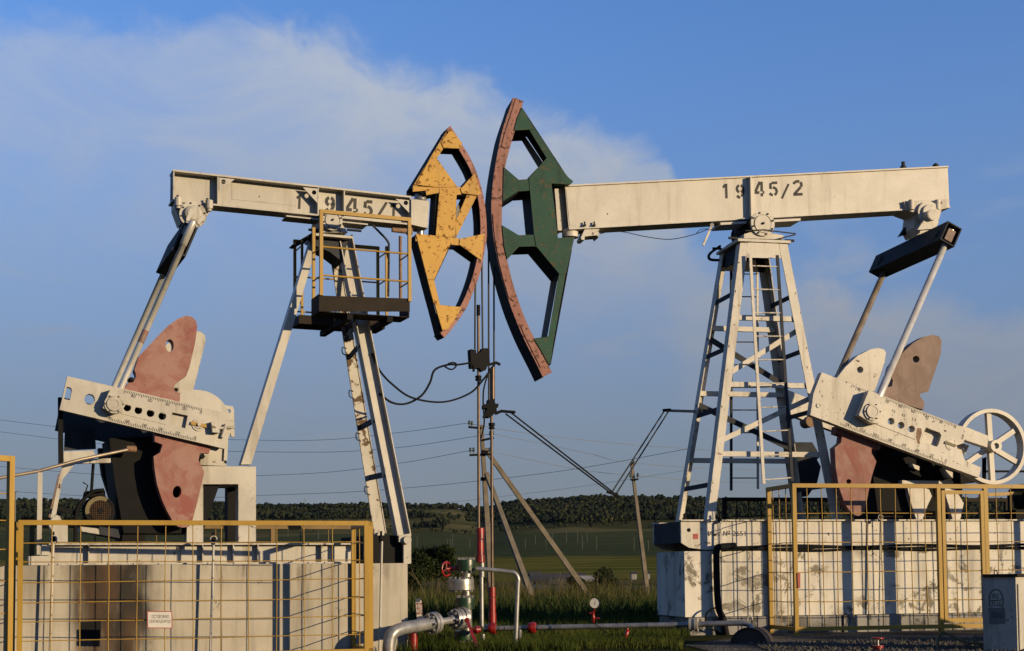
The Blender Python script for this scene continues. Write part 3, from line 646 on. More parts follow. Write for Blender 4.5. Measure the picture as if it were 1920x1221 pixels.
line([(-80, 915, 75), (250, 934, 66), (520, 928, 62), (740, 917, 58), (1040, 885, 54), (1300, 840, 50)], 'fourth overhead wire from the top, running behind both poles', r=.009)
line([(300, 975, 120), (520, 964, 110), (740, 952, 100), (1040, 919, 90), (1300, 880, 80)], 'lowest overhead wire, crossing in front of the hill')
line([(885, 795, PY_), (930, 804, PY_), (1040, 819, 49), (1240, 838, 52), (1500, 850, 60), (1990, 850, 70)], 'uppermost overhead wire right of the strutted pole')
line([(924, 814, PY_), (1020, 833, 49), (1110, 852, 49.5), (1188, 868, P2), (1400, 880, 58), (1990, 890, 70)], 'overhead wire running to the top of the leaning pole')
line([(918, 846, PY_), (1040, 872, 49), (1110, 884, 49.5), (1196, 892, P2), (1400, 905, 58), (1990, 915, 70)], 'overhead wire running to the crossarm of the leaning pole')
# ---------------------------------------------------------------- machines: shared helpers
UP = Vector((0, 0, 1))
def hexa(mb, n4, off):
    V = list(n4) + [p + off for p in n4]
    return mb.add(V, [(0, 3, 2, 1), (4, 5, 6, 7), (0, 1, 5, 4), (1, 2, 6, 5), (2, 3, 7, 6), (3, 0, 4, 7)])
def pxpoly(fr, pts, t, t0, t1, holes=()):
    """closed pixel outline measured on plane t, extruded t0..t1"""
    return MB().prism(fr, fr.uns(pts, t), t0, t1, [fr.uns(h, t) for h in holes])
def strip(a, b, w):
    """pixel quad along a-b of width w"""
    d_ = Vector((b[0] - a[0], b[1] - a[1])).normalized(); n_ = Vector((-d_.y, d_.x)) * w / 2
    return [(a[0] + n_.x, a[1] + n_.y), (b[0] + n_.x, b[1] + n_.y), (b[0] - n_.x, b[1] - n_.y), (a[0] - n_.x, a[1] - n_.y)]
def fcyl(fr, a, z, r, t0, t1, n=20): return MB().cyl(fr.P(a, t0, z), fr.P(a, t1, z), r, n)
def bearing_cap(fr, a, z, t, r, mat_, parent, name='bearing_cap', nb=8):
    mb = MB().lathe(fr.P(a, t - .04, z), fr.v, [(0, r), (.04, r), (.04, r * .74), (.052, r * .72), (.052, r * .70), (.047, r * .66), (.047, 0.0001)], 28)
    o = part(name, mb, mat_, parent)
    part('bolts', MB().bolts(fr.P(a, t, z), fr.v, r * .87, nb, r * .075, .016, .3), M['navy'], o)
    part('grease_plug', MB().lathe(fr.P(a, t + .007, z) + fr.u * 0, fr.v, [(0, r * .1), (.02, r * .1), (.02, r * .05), (.03, r * .05)], 8), M['navy'], o)
    return o
def head_arc(fr, outer, inner, t0, t1):
    """curved band between two pixel curves"""
    return MB().prism(fr, fr.uns(list(outer) + list(inner)[::-1], t1), t0, t1)

# ================================================================ LEFT PUMP JACK
L = Fr(-0.43, 17.8, R(22.5))
pjL = thing('pump_jack', 'smaller silver pump jack on the left with yellow horse head, numbered 1945/1', 'pump jack', L.P(-2.6, 0, 0), 'pump jacks on the well pad')
z1 = Z(300, 220, 3.59); z2 = Z(740, 170, 4.07); z3 = Z(740, 430, 4.07); z6 = Z(80, 560, 4.07); z7 = Z(0, 780, 2.769); zK = Z(300, 360, 8.725); zP = Z(540, 400, 5.552); zS = Z(180, 780, 4.883)

# walking beam: rolled I-section
TF = .125
tl, tr, br, bl = L.uns([(324, 321), (771, 371), (771, 419), (322, 374)], TF)
bm = part('walking_beam', MB().prism(L, [tl, bl, br, tr], -.011, .011), M['silver'], pjL)
def flange(p, q, th, up):
    d_ = Vector((q[0] - p[0], q[1] - p[1])).normalized(); n_ = Vector((-d_.y, d_.x)) * (th if up else -th)
    return [p, (p[0] + n_.x, p[1] + n_.y), (q[0] + n_.x, q[1] + n_.y), q]
part('top_flange', MB().prism(L, flange(tl, tr, .022, True), -TF, TF), M['silver'], bm)
part('bottom_flange', MB().prism(L, flange(bl, br, .022, False), -TF, TF), M['silver'], bm)
d0 = L.uns([(537, 400), (690, 416)], TF)
part('doubler_plate', MB().prism(L, [(d0[0][0], d0[0][1] - .024), (d0[1][0], d0[1][1] - .024), (d0[1][0], d0[1][1] - .040), (d0[0][0], d0[0][1] - .040)], -TF, TF - .002), M['silver'], bm)
def on_beam(px, f):      # point on the beam web at pixel column, f 0 bottom .. 1 top
    a = L.un(px, 370, TF)[0]; k = (a - tl[0]) / (tr[0] - tl[0])
    zt = tl[1] + (tr[1] - tl[1]) * k; zb = bl[1] + (br[1] - bl[1]) * k
    return a, zb + (zt - zb) * f
for px in (326, 409, 597, 646, 770):
    a, zt = on_beam(px, 1); _, zb = on_beam(px, 0)
    part('stiffener', MB().fbox(L, a - .007, a + .007, -TF + .008, TF - .008, zb, zt), M['silver'], bm)
for poly, hole in (([(411, 333), (440, 336), (411, 361)], (419, 341)), ([(568, 351), (597, 354), (596, 382)], (589, 361)), ([(742, 373), (770, 376), (770, 402)], (761, 380.5))):
    part('gusset', pxpoly(L, poly, TF - .012, TF - .022, TF - .012, [circ(hole, 4.3)]), M['silver'], bm)
part('weld_panel', pxpoly(L, z1((484, 452), (915, 500), (920, 598), (484, 552)), .011, .0115, .015), M['silver'], bm)
for ch, x0, x1, y0, y1 in (('1', 553, 566, 365, 391), ('9', 608, 628, 368, 398), ('4', 648, 671, 371, 401), ('5', 680, 699, 375, 405), ('/', 707, 725, 380, 405), ('1', 729, 743, 381, 408)):
    o = L.W(x0, y1, .0135); num_u = L.W(x1, y1 + 1.5, .0135) - o; num_v = L.W(x0 + 1, y0, .0135) - o
    num = MB(); put_stencil(num, ch, o, num_u, num_v, .22); part('digit', num, M['ink'], bm)
ep = L.uns([(771, 373), (805, 377), (802, 428), (771, 421)], .14)
part('end_block', MB().prism(L, ep, -.14, .14), M['silver_worn'], bm)
hp = L.un(788, 378, 0)
part('hinge_pin', MB().lathe(L.P(hp[0], 0, hp[1] - .55), UP, [(0, .07), (.1, .07), (.1, .045), (.5, .045), (.56, .085), (.64, .07), (.64, .05), (.67, .05)], 16), M['bright'], bm)
for px in (334, 390):
    a, z_ = on_beam(px, 0)
    part('bolt', MB().lathe(L.P(a, .08, z_ - .05), UP, [(0, .02), (.09, .02), (.09, .014), (.12, .014)], 6), M['navy'], bm)

# rear bearing under the beam, equalizer, pitman rods
ec = L.un(362, 402.5, .2)
part('tail_bearing', MB().lathe(L.P(ec[0], -.2, ec[1]), L.v, [(0, .135), (.38, .135), (.38, .16), (.4, .16), (.4, .11), (.45, .10), (.47, .07)], 24), M['silver_worn'], pjL)
bt = part('tail_bearing_bracket', pxpoly(L, zK((240, 130), (370, 190), (480, 210), (600, 200), (720, 215), (840, 230), (830, 300), (740, 440), (650, 545), (600, 460), (400, 440), (340, 520), (240, 250)), .12, -.14, .12), M['silver_worn'], pjL)
for x, y in ((300, 190), (805, 235)):
    q = L.un(*zK((x, y))[0], .17); part('stud', MB().lathe(L.P(q[0], .17, q[1] - .06), UP, [(0, .03), (.13, .035), (.13, .045), (.03, .045)], 10), M['silver_worn'], bt)
part('bolts', MB().bolts(L.P(ec[0], .2, ec[1]), L.v, .137, 8, .010, .015, .2), M['navy'], pjL)
rn0, rn1 = L.un(357, 428, .62), L.un(216, 752, .62)
rd = Vector((rn1[0] - rn0[0], rn1[1] - rn0[1])).normalized(); rp = Vector((-rd.y, rd.x))
def eq_box(fr, c, d_, w, n0, n1, t0, t1, th, m_, parent):
    """hollow channel across the machine: plates on both sides and top, open ends"""
    e = Vector((-d_.y, d_.x)); q = lambda x, y: (c[0] + e.x * x + d_.x * y, c[1] + e.y * x + d_.y * y)
    pl = [[(-w, n0), (-w + th, n0), (-w + th, n1), (-w, n1)], [(w - th, n0), (w, n0), (w, n1), (w - th, n1)], [(-w + th, n0), (w - th, n0), (w - th, n0 + th), (-w + th, n0 + th)], [(-w + th, n1 - th), (w - th, n1 - th), (w - th, n1), (-w + th, n1)]]
    o = part('equalizer', MB().prism(fr, [q(*p_) for p_ in pl[0]], t0, t1), m_, parent)
    for p_ in pl[1:]: part('channel_plate', MB().prism(fr, [q(*x_) for x_ in p_], t0 + .004, t1 - .004), m_, o)
    return o
eqc = L.un(350, 440, .5)
eqL = eq_box(L, eqc, rd, .085, -.12, .26, -.72, .55, .02, M['navy'], pjL)
part('clamp_plate', pxpoly(L, zK((505, 265), (560, 320), (480, 480), (435, 470), (430, 440)), .5, .46, .5), M['silver_worn'], eqL)
part('clamp_plate', pxpoly(L, zK((700, 350), (745, 420), (650, 545), (600, 500)), .5, .46, .5), M['silver_worn'], eqL)
part('bracket_strap', pxpoly(L, zK((430, 480), (470, 490), (385, 700), (335, 680)), .52, .48, .52), M['silver_worn'], eqL)
for t in (.62, -.68):
    part('pitman_rod', MB().tube([L.P(rn0[0] - rd.x * .08, t, rn0[1] - rd.y * .08), L.P(rn0[0] + rd.x * .22, t, rn0[1] + rd.y * .22), L.P(rn0[0] + rd.x * .221, t, rn0[1] + rd.y * .221), L.P(*[(rn1[0]), t, rn1[1]])], [.043, .043, .036, .036], 14), M['rod'], pjL)
part('rod_band', MB().cyl(L.P(rn0[0] * .40 + rn1[0] * .60, .62, rn0[1] * .40 + rn1[1] * .60), L.P(rn0[0] * .33 + rn1[0] * .67, .62, rn0[1] * .33 + rn1[1] * .67),   .0372, 14), M['pink_brown'], pjL, 'faded red band on the near pitman rod')

# horse head
TH = .13
outer = z2((425, 268), (470, 338), (520, 420), (570, 502), (612, 590), (645, 680), (672, 780), (690, 880), (700, 980), (703, 1060)) + z3((703, 60), (690, 150), (665, 280), (635, 385), (598, 482), (556, 582), (508, 662), (462, 725), (420, 782), (378, 828))
inner = z2((398, 300), (432, 345), (485, 440), (535, 525), (578, 605), (607, 690), (630, 790), (645, 880), (654, 980), (655, 1060)) + z3((652, 60), (642, 150), (622, 260), (595, 360), (562, 455), (522, 550), (478, 625), (434, 690), (394, 745), (350, 792))
o_ = bez([Vector((a, b, 0)) for a, b in outer], 3); i_ = bez([Vector((a, b, 0)) for a, b in inner], 3)
o_ = [(p.x, p.y) for p in o_]; i_ = [(p.x, p.y) for p in i_]
hd = part('horse_head', MB().prism(L, L.uns(o_ + i_[::-1], TH), TH - .02, TH), M['arc_pink'], pjL, 'yellow horse head with faded red curved front')
part('arc_frame', MB().prism(L, L.uns(o_ + i_[::-1], TH), -TH, -TH + .02), M['grey'], hd)
oo = L.uns(o_, TH); ii = L.uns(i_, TH)
th_ = [(a[0] * .72 + b[0] * .28, a[1] * .72 + b[1] * .28) for a, b in zip(oo, ii)]
part('arc_plate', MB().prism(L, oo + th_[::-1], -TH + .021, TH - .021), M['dark'], hd)
t2 = [(a[0] * .1 + b[0] * .9, a[1] * .1 + b[1] * .9) for a, b in zip(oo, ii)]
members = [  # gusset plates and bars of one side frame: (pixels, proud)
 ('gusset_plate', z2((425, 296), (512, 402), (500, 445), (372, 440), (352, 395)), .012),
 ('side_bar', z2((400, 300), (432, 345), (372, 440), (320, 522), (342, 740), (240, 745), (138, 770), (138, 728)), 0) if False else ('side_bar', z2((398, 305), (372, 440), (322, 520), (262, 640), (170, 730), (138, 732)), 0),
 ('gusset_plate', z2((270, 515), (322, 520), (398, 630), (475, 735), (340, 742), (160, 720)), .012),
 ('head_rail', z2((138, 730), (342, 742), (340, 780), (240, 800), (236, 764), (138, 772)), .004),
 ('hinge_post', z2((342, 742), (475, 736), (470, 820), (462, 1120), (312, 1114)), .008),
 ('cross_bar', z2((470, 740), (508, 735), (508, 792), (470, 797)), 0),
 ('gusset_plate', z2((608, 632), (655, 790), (632, 800), (512, 786), (500, 752)), .012),
 ('brace', z2((552, 797), (628, 803), (470, 1118), (462, 1000)), 0),
 ('cross_bar', z2((160, 1092), (490, 1125), (490, 1182), (160, 1150)), .002),
 ('gusset_plate', z3((495, 75), (684, 35), (660, 240), (490, 118)), .012),
 ('gusset_plate', z3((160, 40), (428, 92), (420, 122), (300, 386), (250, 386)), .012),
 ('side_bar', z3((172, 80), (250, 386), (300, 386), (346, 578), (300, 572)), 0),
 ('gusset_plate', z3((304, 574), (506, 595), (488, 642), (402, 765), (362, 772)), .012)]
for nm, pl, pr in members:
    part(nm, pxpoly(L, pl, TH, TH - .02 + (.003 if pr else 0), TH + pr + .002), M['yellow_head'], hd)
    q = L.uns(pl, TH); part(nm, MB().prism(L, q, -TH - .002, -TH + .018), M['grey'], hd)
# webs closing the side frame between both faces
def web(fr, a, b, th, t0, t1, off=0.0):
    a, b = Vector(a), Vector(b); d_ = (b - a).normalized(); n_ = Vector((-d_.y, d_.x)); a = a + n_ * off; b = b + n_ * off
    return MB().prism(fr, [tuple(a), tuple(b), tuple(b + n_ * th), tuple(a + n_ * th)], t0, t1)
for a, b in ((z2((405, 296))[0], z2((138, 735))[0]), (z2((138, 735))[0], z2((240, 800))[0]), (z3((160, 42))[0], z3((352, 790))[0]), (z2((372, 441))[0], z2((498, 446))[0]), (z2((475, 795))[0], z2((632, 801))[0]),
             (z2((320, 780))[0], z2((300, 1110))[0]), (z3((424, 122))[0], z3((300, 388))[0]), (z3((490, 118))[0], z3((660, 238))[0]), (z2((322, 521))[0], z2((475, 735))[0])):
    part('web_plate', web(L, L.un(*a, TH), L.un(*b, TH), .012, -TH + .019, TH - .021), M['dark'], hd)

# saddle bearing and tower (tripod)
sb = L.un(623, 413, .3)
part('saddle_bearing', MB().lathe(L.P(sb[0], -.26, sb[1]), L.v, [(0, .10), (.0, .125), (.52, .125), (.52, .10)], 24).prism(L, L.uns([(600, 436), (606, 418), (640, 418), (652, 436)], .25), -.25, .25), M['silver_worn'], pjL)
bearing_cap(L, sb[0], sb[1], .31, .128, M['silver_worn'], pjL)
tp = L.uns([(592, 437), (660, 438)], .27)
part('tower_top_plate', MB().fbox(L, tp[0][0], tp[1][0], -.27, .27, tp[0][1] - .03, tp[0][1]), M['silver_worn'], pjL)
zt_ = tp[0][1] - .03
part('tower_head', MB().prism(L, [(tp[0][0] + .02, zt_), (tp[1][0] - .02, zt_), (tp[1][0] - .08, zt_ - .28), (tp[0][0] + .2, zt_ - .16), (tp[0][0] + .02, zt_ - .1)], -.2, .16), M['navy'], pjL)
for px in (592, 664):
    q = L.un(px, 432, .2)
    part('set_bolt', MB().tube([L.P(q[0] - .09, .2, q[1]), L.P(q[0] + .09, .2, q[1])], .016, 8), M['navy'], pjL)
def hleg(fr, top2, bot2, tt, tb, depth, m_, parent, name='tower_leg'):
    """H-section leg: web facing the camera, a flange along each edge"""
    TL, TR = (fr.W(*p, tt) for p in top2); BL, BR = (fr.W(*p, tb) for p in bot2)
    o = part(name, hexa(MB(), [TL - fr.v * depth * .5, TR - fr.v * depth * .5, BR - fr.v * depth * .5, BL - fr.v * depth * .5], fr.v * -.012), m_, parent)
    for A, B, s_ in ((TL, BL, 1), (TR, BR, -1)):
        part('flange', hexa(MB(), [A, A + fr.u * .012 * s_, B + fr.u * .012 * s_, B], fr.v * -depth) if s_ > 0 else hexa(MB(), [A + fr.u * .012 * s_, A, B, B + fr.u * .012 * s_], fr.v * -depth), m_, o)
    return o
nl = hleg(L, [(635, 440), (661, 440)], [(746, 1005), (771, 1002)], .17, .60, .16, M['silver'], pjL)
fl = hleg(L, [(618, 470), (636, 470)], [(702, 1005), (725, 1000)], -.17, -.60, .02, M['silver_peel'], pjL)
TL, TR, BR, BL = L.W(585, 446, .05), L.W(599, 446, .05), L.W(471, 871, .05), L.W(452, 871, .05)
part('tower_leg', hexa(MB(), [TL, TR, BR, BL], L.v * -.16), M['silver'], pjL)
for f in (.2, .34, .49, .64, .83):   # step irons bent out of the far leg
    A = L.W(627, 470, -.17).lerp(L.W(713, 1002, -.6), f); w = L.u * .075
    part('step_iron', MB().tube(bez([A - w * .7, A - w * 1.6 + L.v * .06, A - w * 1.7 + L.v * .1 - UP * .08, A - w * .7 - UP * .1 + L.v * .04], 4), .008, 5), M['navy'], fl)
for f in (.28, .37, .62, .80):
    A = L.W(638, 470, -.17).lerp(L.W(724, 1000, -.6), f); B = L.W(636, 440, .17).lerp(L.W(747, 1004, .6), f)
    part('leg_tie', MB().bar(A - L.u * .1, B - L.v * .03, .07, .02, UP), M['navy'], pjL)
q = L.un(762.5, 1013, .62)
part('foot_pin', fcyl(L, q[0], q[1], .048, .5, .66), M['silver_worn'], pjL)
part('foot_bracket', pxpoly(L, [(748, 1004), (771, 1000), (771, 1057), (757, 1058), (757, 1018), (748, 1016)], .61, .56, .61), M['silver_worn'], pjL)
part('foot_pin', fcyl(L, *L.un(712, 1004, -.6), .045, -.7, -.55), M['silver_worn'], pjL)
ctr = L.un(724, 1016, .45)
part('foot_beam', MB().fbox(L, L.un(692, 1020, .5)[0], L.un(757, 1020, .5)[0], -.75, .50, L.un(724, 1057, .5)[1], L.un(724, 1004, .5)[1]), M['dark'], pjL)

# work platform round the tower head
pf = part('work_platform', pxpoly(L, zP((325, 856), (1268, 888), (1268, 1000), (1268, 1022), (325, 1022)), .66, .645, .66), M['brown'], pjL, 'brown steel work platform with yellow railing')
def pz(x, y, t): return L.un(*zP((x, y))[0], t)
x0, z0_ = pz(325, 1022, .66); x1, _ = pz(1268, 1022, .66); ztop = pz(800, 870, .66)[1]
part('toe_board', MB().fbox(L, x0, x0 + .012, .28, .645, z0_ + .01, ztop), M['brown'], pf)
part('toe_board', MB().fbox(L, x1 - .012, x1, .28, .645, z0_ + .01, ztop), M['brown'], pf)
part('deck', MB().fbox(L, x0, x1, .28, .645, z0_, z0_ + .008), M['brown'], pf)
part('deck', MB().fbox(L, x0 - .02, x1 - .03, -.66, -.26, z0_ + .01, z0_ + .12), M['brown'], pf)
part('deck_beam', MB().fbox(L, x0 + .35, x0 + .42, -.66, .64, z0_ - .07, z0_ - .002), M['dark'], pf)
part('deck_beam', MB().fbox(L, x1 - .28, x1 - .21, -.66, .64, z0_ - .07, z0_ - .002), M['dark'], pf)
ht = pz(345, 30, .66)[1]; ht2 = pz(1265, 58, .66)[1]; hh = (ht + ht2) / 2
def post(a, t, z0__, z1__, w=.035, m_=None, nm='rail_post'):
    part(nm, MB().fbox(L, a - w / 2, a + w / 2, t - w / 2, t + w / 2, z0__, z1__), m_ or M['yellow'], pf)
a0 = pz(345, 400, .66)[0]; a1 = pz(1264, 400, .66)[0]
post(a0, .66, ztop - .02, hh, .04); post(a1, .66, ztop - .02, hh, .04)
part('hand_rail', MB().fbox(L, a0 - .02, a1 + .02, .64, .68, hh, hh + .045), M['yellow'], pf)
post(a0, .30, ztop - .02, hh - .05); part('rail_post', MB().cyl(L.P(a1, .30, ztop - .02), L.P(a1, .30, hh - .1), .02, 8), M['rust'], pf)
for y in (385, 678):
    zz = pz(800, y, .66)[1]
    part('mid_rail', MB().cyl(L.P(a0, .66, zz), L.P(a1, .66, zz), .012, 6), M['yellow'], pf)
    for a in (a0, a1): part('mid_rail', MB().cyl(L.P(a, .66, zz), L.P(a, .30, zz), .009, 6), M['yellow'], pf)
for a in (a0, a1):
    post(a, -.66, z0_ + .1, hh - .06); post(a, -.28, z0_ + .1, hh - .1, .03)
    for f in (.25, .55, .85):
        zz = z0_ + (hh - z0_) * f; part('mid_rail', MB().cyl(L.P(a, -.66, zz), L.P(a, -.28, zz), .009, 6), M['yellow'], pf)
part('hand_rail', MB().fbox(L, a0 - .02, a1 + .02, -.68, -.64, hh - .06, hh - .02), M['yellow'], pf)
for f in (.2, .58):
    zz = z0_ + (hh - z0_) * f; part('mid_rail', MB().cyl(L.P(a0, -.66, zz), L.P(a1, -.66, zz), .011, 6), M['yellow'], pf)
part('awning_plate', hexa(MB(), [L.W(549, 458, .1), L.W(599, 428, .1), L.W(599, 436, .1), L.W(556, 460, .1)], L.v * -.22), M['dark'], pjL)
part('grease_line', MB().tube(bez([L.W(699, 423, .3), L.W(712, 436, .3), L.W(727, 453, .28), L.W(729, 470, .28), L.W(728, 556, .28)], 5), .014, 6), M['navy'], pf)
part('beam_lock', MB().lathe(L.W(735, 431, .1), L.u, [(0, .03), (.2, .035), (.2, .05), (.26, .05)], 10), M['rust'], bm)

# crank, counterweights
CT0, CT1 = .60, .70
crk = z6((188, 592), (640, 693), (1050, 790), (1130, 808), (1425, 880), (1440, 1010), (1385, 1145), (900, 1030), (130, 848))
holes = [circ(z6((x, y))[0], 7.2) for x, y in ((645, 832), (730, 853), (822, 875), (912, 897))] + [circ(z6((358, 768))[0], 10)]
holes += [z6((184, 672), (216, 680), (224, 700), (208, 776), (164, 766)), z6((990, 868), (1108, 893), (1088, 990), (970, 962))]
ck = part('crank', pxpoly(L, crk, CT1, CT0, CT1, holes), M['silver'], pjL)
part('pocket_plate', pxpoly(L, z6((960, 840), (1130, 875), (1110, 1010), (940, 980)), CT1, CT0 - .02, CT0 + .045), M['silver'], ck)
part('slot_frame', pxpoly(L, z6((610, 800), (955, 880), (955, 930), (940, 962), (600, 880)), CT1, CT1 - .001, CT1 + .006, [circ(z6((x, y))[0], 7.6) for x, y in ((645, 832), (730, 853), (822, 875), (912, 897))]), M['silver'], ck)
part('dark_backing', pxpoly(L, z6((600, 790), (960, 870), (955, 950), (590, 880)), CT0, CT0 - .10, CT0 - .004), M['dark'], ck)  # dark box added behind the holes so they read as black
part('hub_disc', MB().cyl(L.P(*[L.un(*z6((1180, 950))[0], CT0)[0], CT0 - .13, L.un(*z6((1180, 950))[0], CT0)[1]]), L.P(L.un(*z6((1180, 950))[0], CT0)[0], CT0 - .002, L.un(*z6((1180, 950))[0], CT0)[1]), .385, 40), M['silver'], ck)
part('shaft_end', MB().lathe(L.P(L.un(*z6((1190, 962))[0], CT1)[0], CT1, L.un(*z6((1190, 962))[0], CT1)[1]), L.v, [(0, .075), (.012, .075), (.012, .05), (.02, .05), (.02, .02), (.05, .02)], 20), M['silver_worn'], ck)
part('pointer', pxpoly(L, strip(*z6((1130, 950), (1250, 975)), 6), CT1, CT1 + .022, CT1 + .028), M['yellow'], ck)
part('end_lug', pxpoly(L, z6((1375, 812), (1450, 822), (1462, 850), (1465, 1055), (1440, 1055), (1430, 1000), (1400, 1000), (1390, 870)), CT0 - .05, CT0 - .09, CT0 - .05, [circ(z6((1420, 860))[0], 4)]), M['silver_worn'], ck)
part('clamp_block', pxpoly(L, z6((1275, 945), (1335, 950), (1340, 1030), (1285, 1025)), CT1, CT1 - .01, CT1 + .09), M['silver_worn'], ck)
part('clamp_rod', MB().cyl(L.W(*z6((1400, 960))[0], CT1 + .03), L.W(*z6((1370, 1060))[0], CT1 + .03), .022, 10), M['silver_worn'], ck)
part('clamp_rod', MB().cyl(L.W(*z6((1340, 990))[0], CT1 + .03), L.W(*z6((1465, 980))[0], CT1 + .03), .016, 8), M['silver_worn'], ck)
def ruler(fr, mb, a, b, n, tl_, t, nums, side):
    """ticks from a to b (pixels) with numerals"""
    A = fr.W(*a, t); B = fr.W(*b, t); d_ = (B - A).normalized(); up = fr.v.cross(d_).normalized() * side
    if (up.z > 0) != (side > 0): up = -up
    for i in range(n + 1):
        p = A.lerp(B, i / n); h = tl_ * (1.45 if i % 5 == 0 else 1.0); w = d_ * .0032
        mb.add([p - w, p + w, p + w + up * -h, p - w + up * -h], [(0, 1, 2, 3)])
    e = d_ if side > 0 else -d_
    for s_, (x, y), w, h in nums:
        c = fr.W(x, y, t); put_text(mb, s_, c - e * w / 2 - up * h / 2, e * w, up * h)
rm = MB()
ruler(L, rm, z6((625, 698))[0], z6((1215, 838))[0], 45, .028, CT1 + .002, [('80', z6((692, 745))[0], .05, .034), ('60', z6((820, 778))[0], .05, .034), ('40', z6((952, 808))[0], .05, .034), ('20', z6((1080, 840))[0], .05, .034), ('0', z6((1208, 868))[0], .026, .034)], 1)
ruler(L, rm, z6((505, 930))[0], z6((1165, 1086))[0], 50, .028, CT1 + .002, [('100', z6((508, 907))[0], .06, .034), ('80', z6((647, 936))[0], .05, .034), ('60', z6((777, 967))[0], .05, .034), ('40', z6((903, 995))[0], .05, .034), ('20', z6((1033, 1027))[0], .05, .034), ('0', z6((1162, 1060))[0], .026, .034)], -1)
part('ruler_marks', rm, M['mark'], ck, 'black ruler scale along both edges', 'stuff')
# wrist pin block
wp = L.un(*z6((545, 805))[0], CT1 + .12)
wb = part('wrist_pin_block', pxpoly(L, z6((515, 690), (585, 705), (640, 755), (645, 790), (600, 865), (545, 882), (460, 835), (475, 780)), CT1 + .12, CT1 + .004, CT1 + .12), M['silver_worn'], pjL)
part('wrist_pin_cap', MB().lathe(L.P(wp[0], CT1 + .12, wp[1]), L.v, [(0, .105), (.015, .105), (.015, .085), (.03, .08), (.03, .045), (.025, .045), (.025, .0001)], 24), M['silver_worn'], wb)
part('bolts', MB().bolts(L.P(wp[0], CT1 + .135, wp[1]), L.v, .094, 6, .008, .012), M['navy'], wb)
# counterweights
cwu = z6((600, 690), (635, 672), (655, 640), (690, 640), (712, 600), (712, 575), (700, 545), (735, 440), (800, 370), (880, 285), (960, 205), (1035, 152), (1095, 130), (1140, 140), (1170, 170), (1180, 215), (1165, 330), (1122, 520), (1095, 592), (1060, 615), (1000, 665), (1005, 700), (1050, 725), (1045, 795), (820, 745))
cw = part('counterweight', pxpoly(L, cwu, .62, .44, .62, [circ(z6((970, 358))[0], 7.6, 14, 12)]), M['pink'], pjL, 'faded red upper counterweight plate')
part('clamp_bolt', MB().lathe(L.W(*z6((675, 620))[0], .62), L.v, [(-.1, .03), (.03, .03), (.03, .018), (.06, .018)], 6), M['dark'], cw)
part('clamp_bolt', MB().lathe(L.W(*z6((1020, 695))[0], .62), L.v, [(-.1, .025), (.0, .025)], 6), M['dark'], cw)
cwl = zS((538, 150), (538, 235), (610, 262), (588, 335), (528, 370), (535, 480), (560, 630), (605, 770), (650, 870), (700, 960), (745, 1010), (790, 1022), (855, 1015), (885, 950), (935, 760), (992, 515), (940, 405), (950, 340), (1035, 345), (1048, 275), (800, 200))
cw = part('counterweight', pxpoly(L, cwl, .62, .46, .62, [circ(zS((742, 695))[0], 8, 14, 11.5, .2)]), M['pink'], pjL, 'faded red lower counterweight plate')
part('clamp_bolt', MB().lathe(L.W(*zS((975, 368))[0], .62), L.v, [(-.12, .03), (.0, .03)], 6), M['dark'], cw)
cfu = z6((1168, 250), (1205, 250), (1238, 280), (1244, 322), (1200, 500), (1150, 700), (1040, 725), (700, 640), (760, 520), (900, 380), (1040, 290))
part('counterweight', pxpoly(L, cfu, -.50, -.68, -.50), M['silver_worn'], pjL, 'silver upper counterweight of the far crank')
cfl = [(185, 840), (192, 890), (205, 930), (222, 960), (228, 975), (262, 1000), (290, 980), (318, 900), (320, 850)]
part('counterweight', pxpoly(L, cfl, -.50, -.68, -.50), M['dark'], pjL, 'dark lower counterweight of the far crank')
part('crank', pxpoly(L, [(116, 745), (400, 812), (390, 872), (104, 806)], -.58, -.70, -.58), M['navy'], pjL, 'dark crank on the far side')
# gearbox and its stand
part('gearbox', pxpoly(L, [(205, 822), (420, 812), (425, 870), (380, 1000), (232, 1000), (215, 900)], .36, -.42, .36), M['dark'], pjL)
part('gearbox_shaft', fcyl(L, *L.un(370, 793, .5), .12, -.6, .5), M['dark'], pjL)
part('gearbox_foot', pxpoly(L, [(392, 836), (424, 842), (420, 868), (425, 870), (425, 874), (375, 872), (376, 862)], .42, -.3, .42), M['silver_worn'], pjL)
st = part('gearbox_stand', pxpoly(L, [(378, 874), (480, 875), (480, 908), (378, 908)], .43, -.40, .43), M['silver'], pjL)
part('stand_post', pxpoly(L, [(447, 908), (480, 908), (480, 1017), (447, 1017)], .43, .25, .43), M['silver_worn'], st)
part('stand_post', pxpoly(L, [(352, 908), (381, 908), (381, 1017), (350, 1017)], .43, .25, .43), M['silver_worn'], st)
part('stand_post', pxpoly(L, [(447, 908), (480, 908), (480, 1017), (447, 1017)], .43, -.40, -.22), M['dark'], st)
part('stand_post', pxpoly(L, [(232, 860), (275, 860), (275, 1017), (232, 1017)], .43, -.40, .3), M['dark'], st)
part('guard_post', pxpoly(L, z6((1395, 1000), (1420, 1000), (1408, 1235), (1382, 1235)), .45, .43, .45), M['silver'], st)
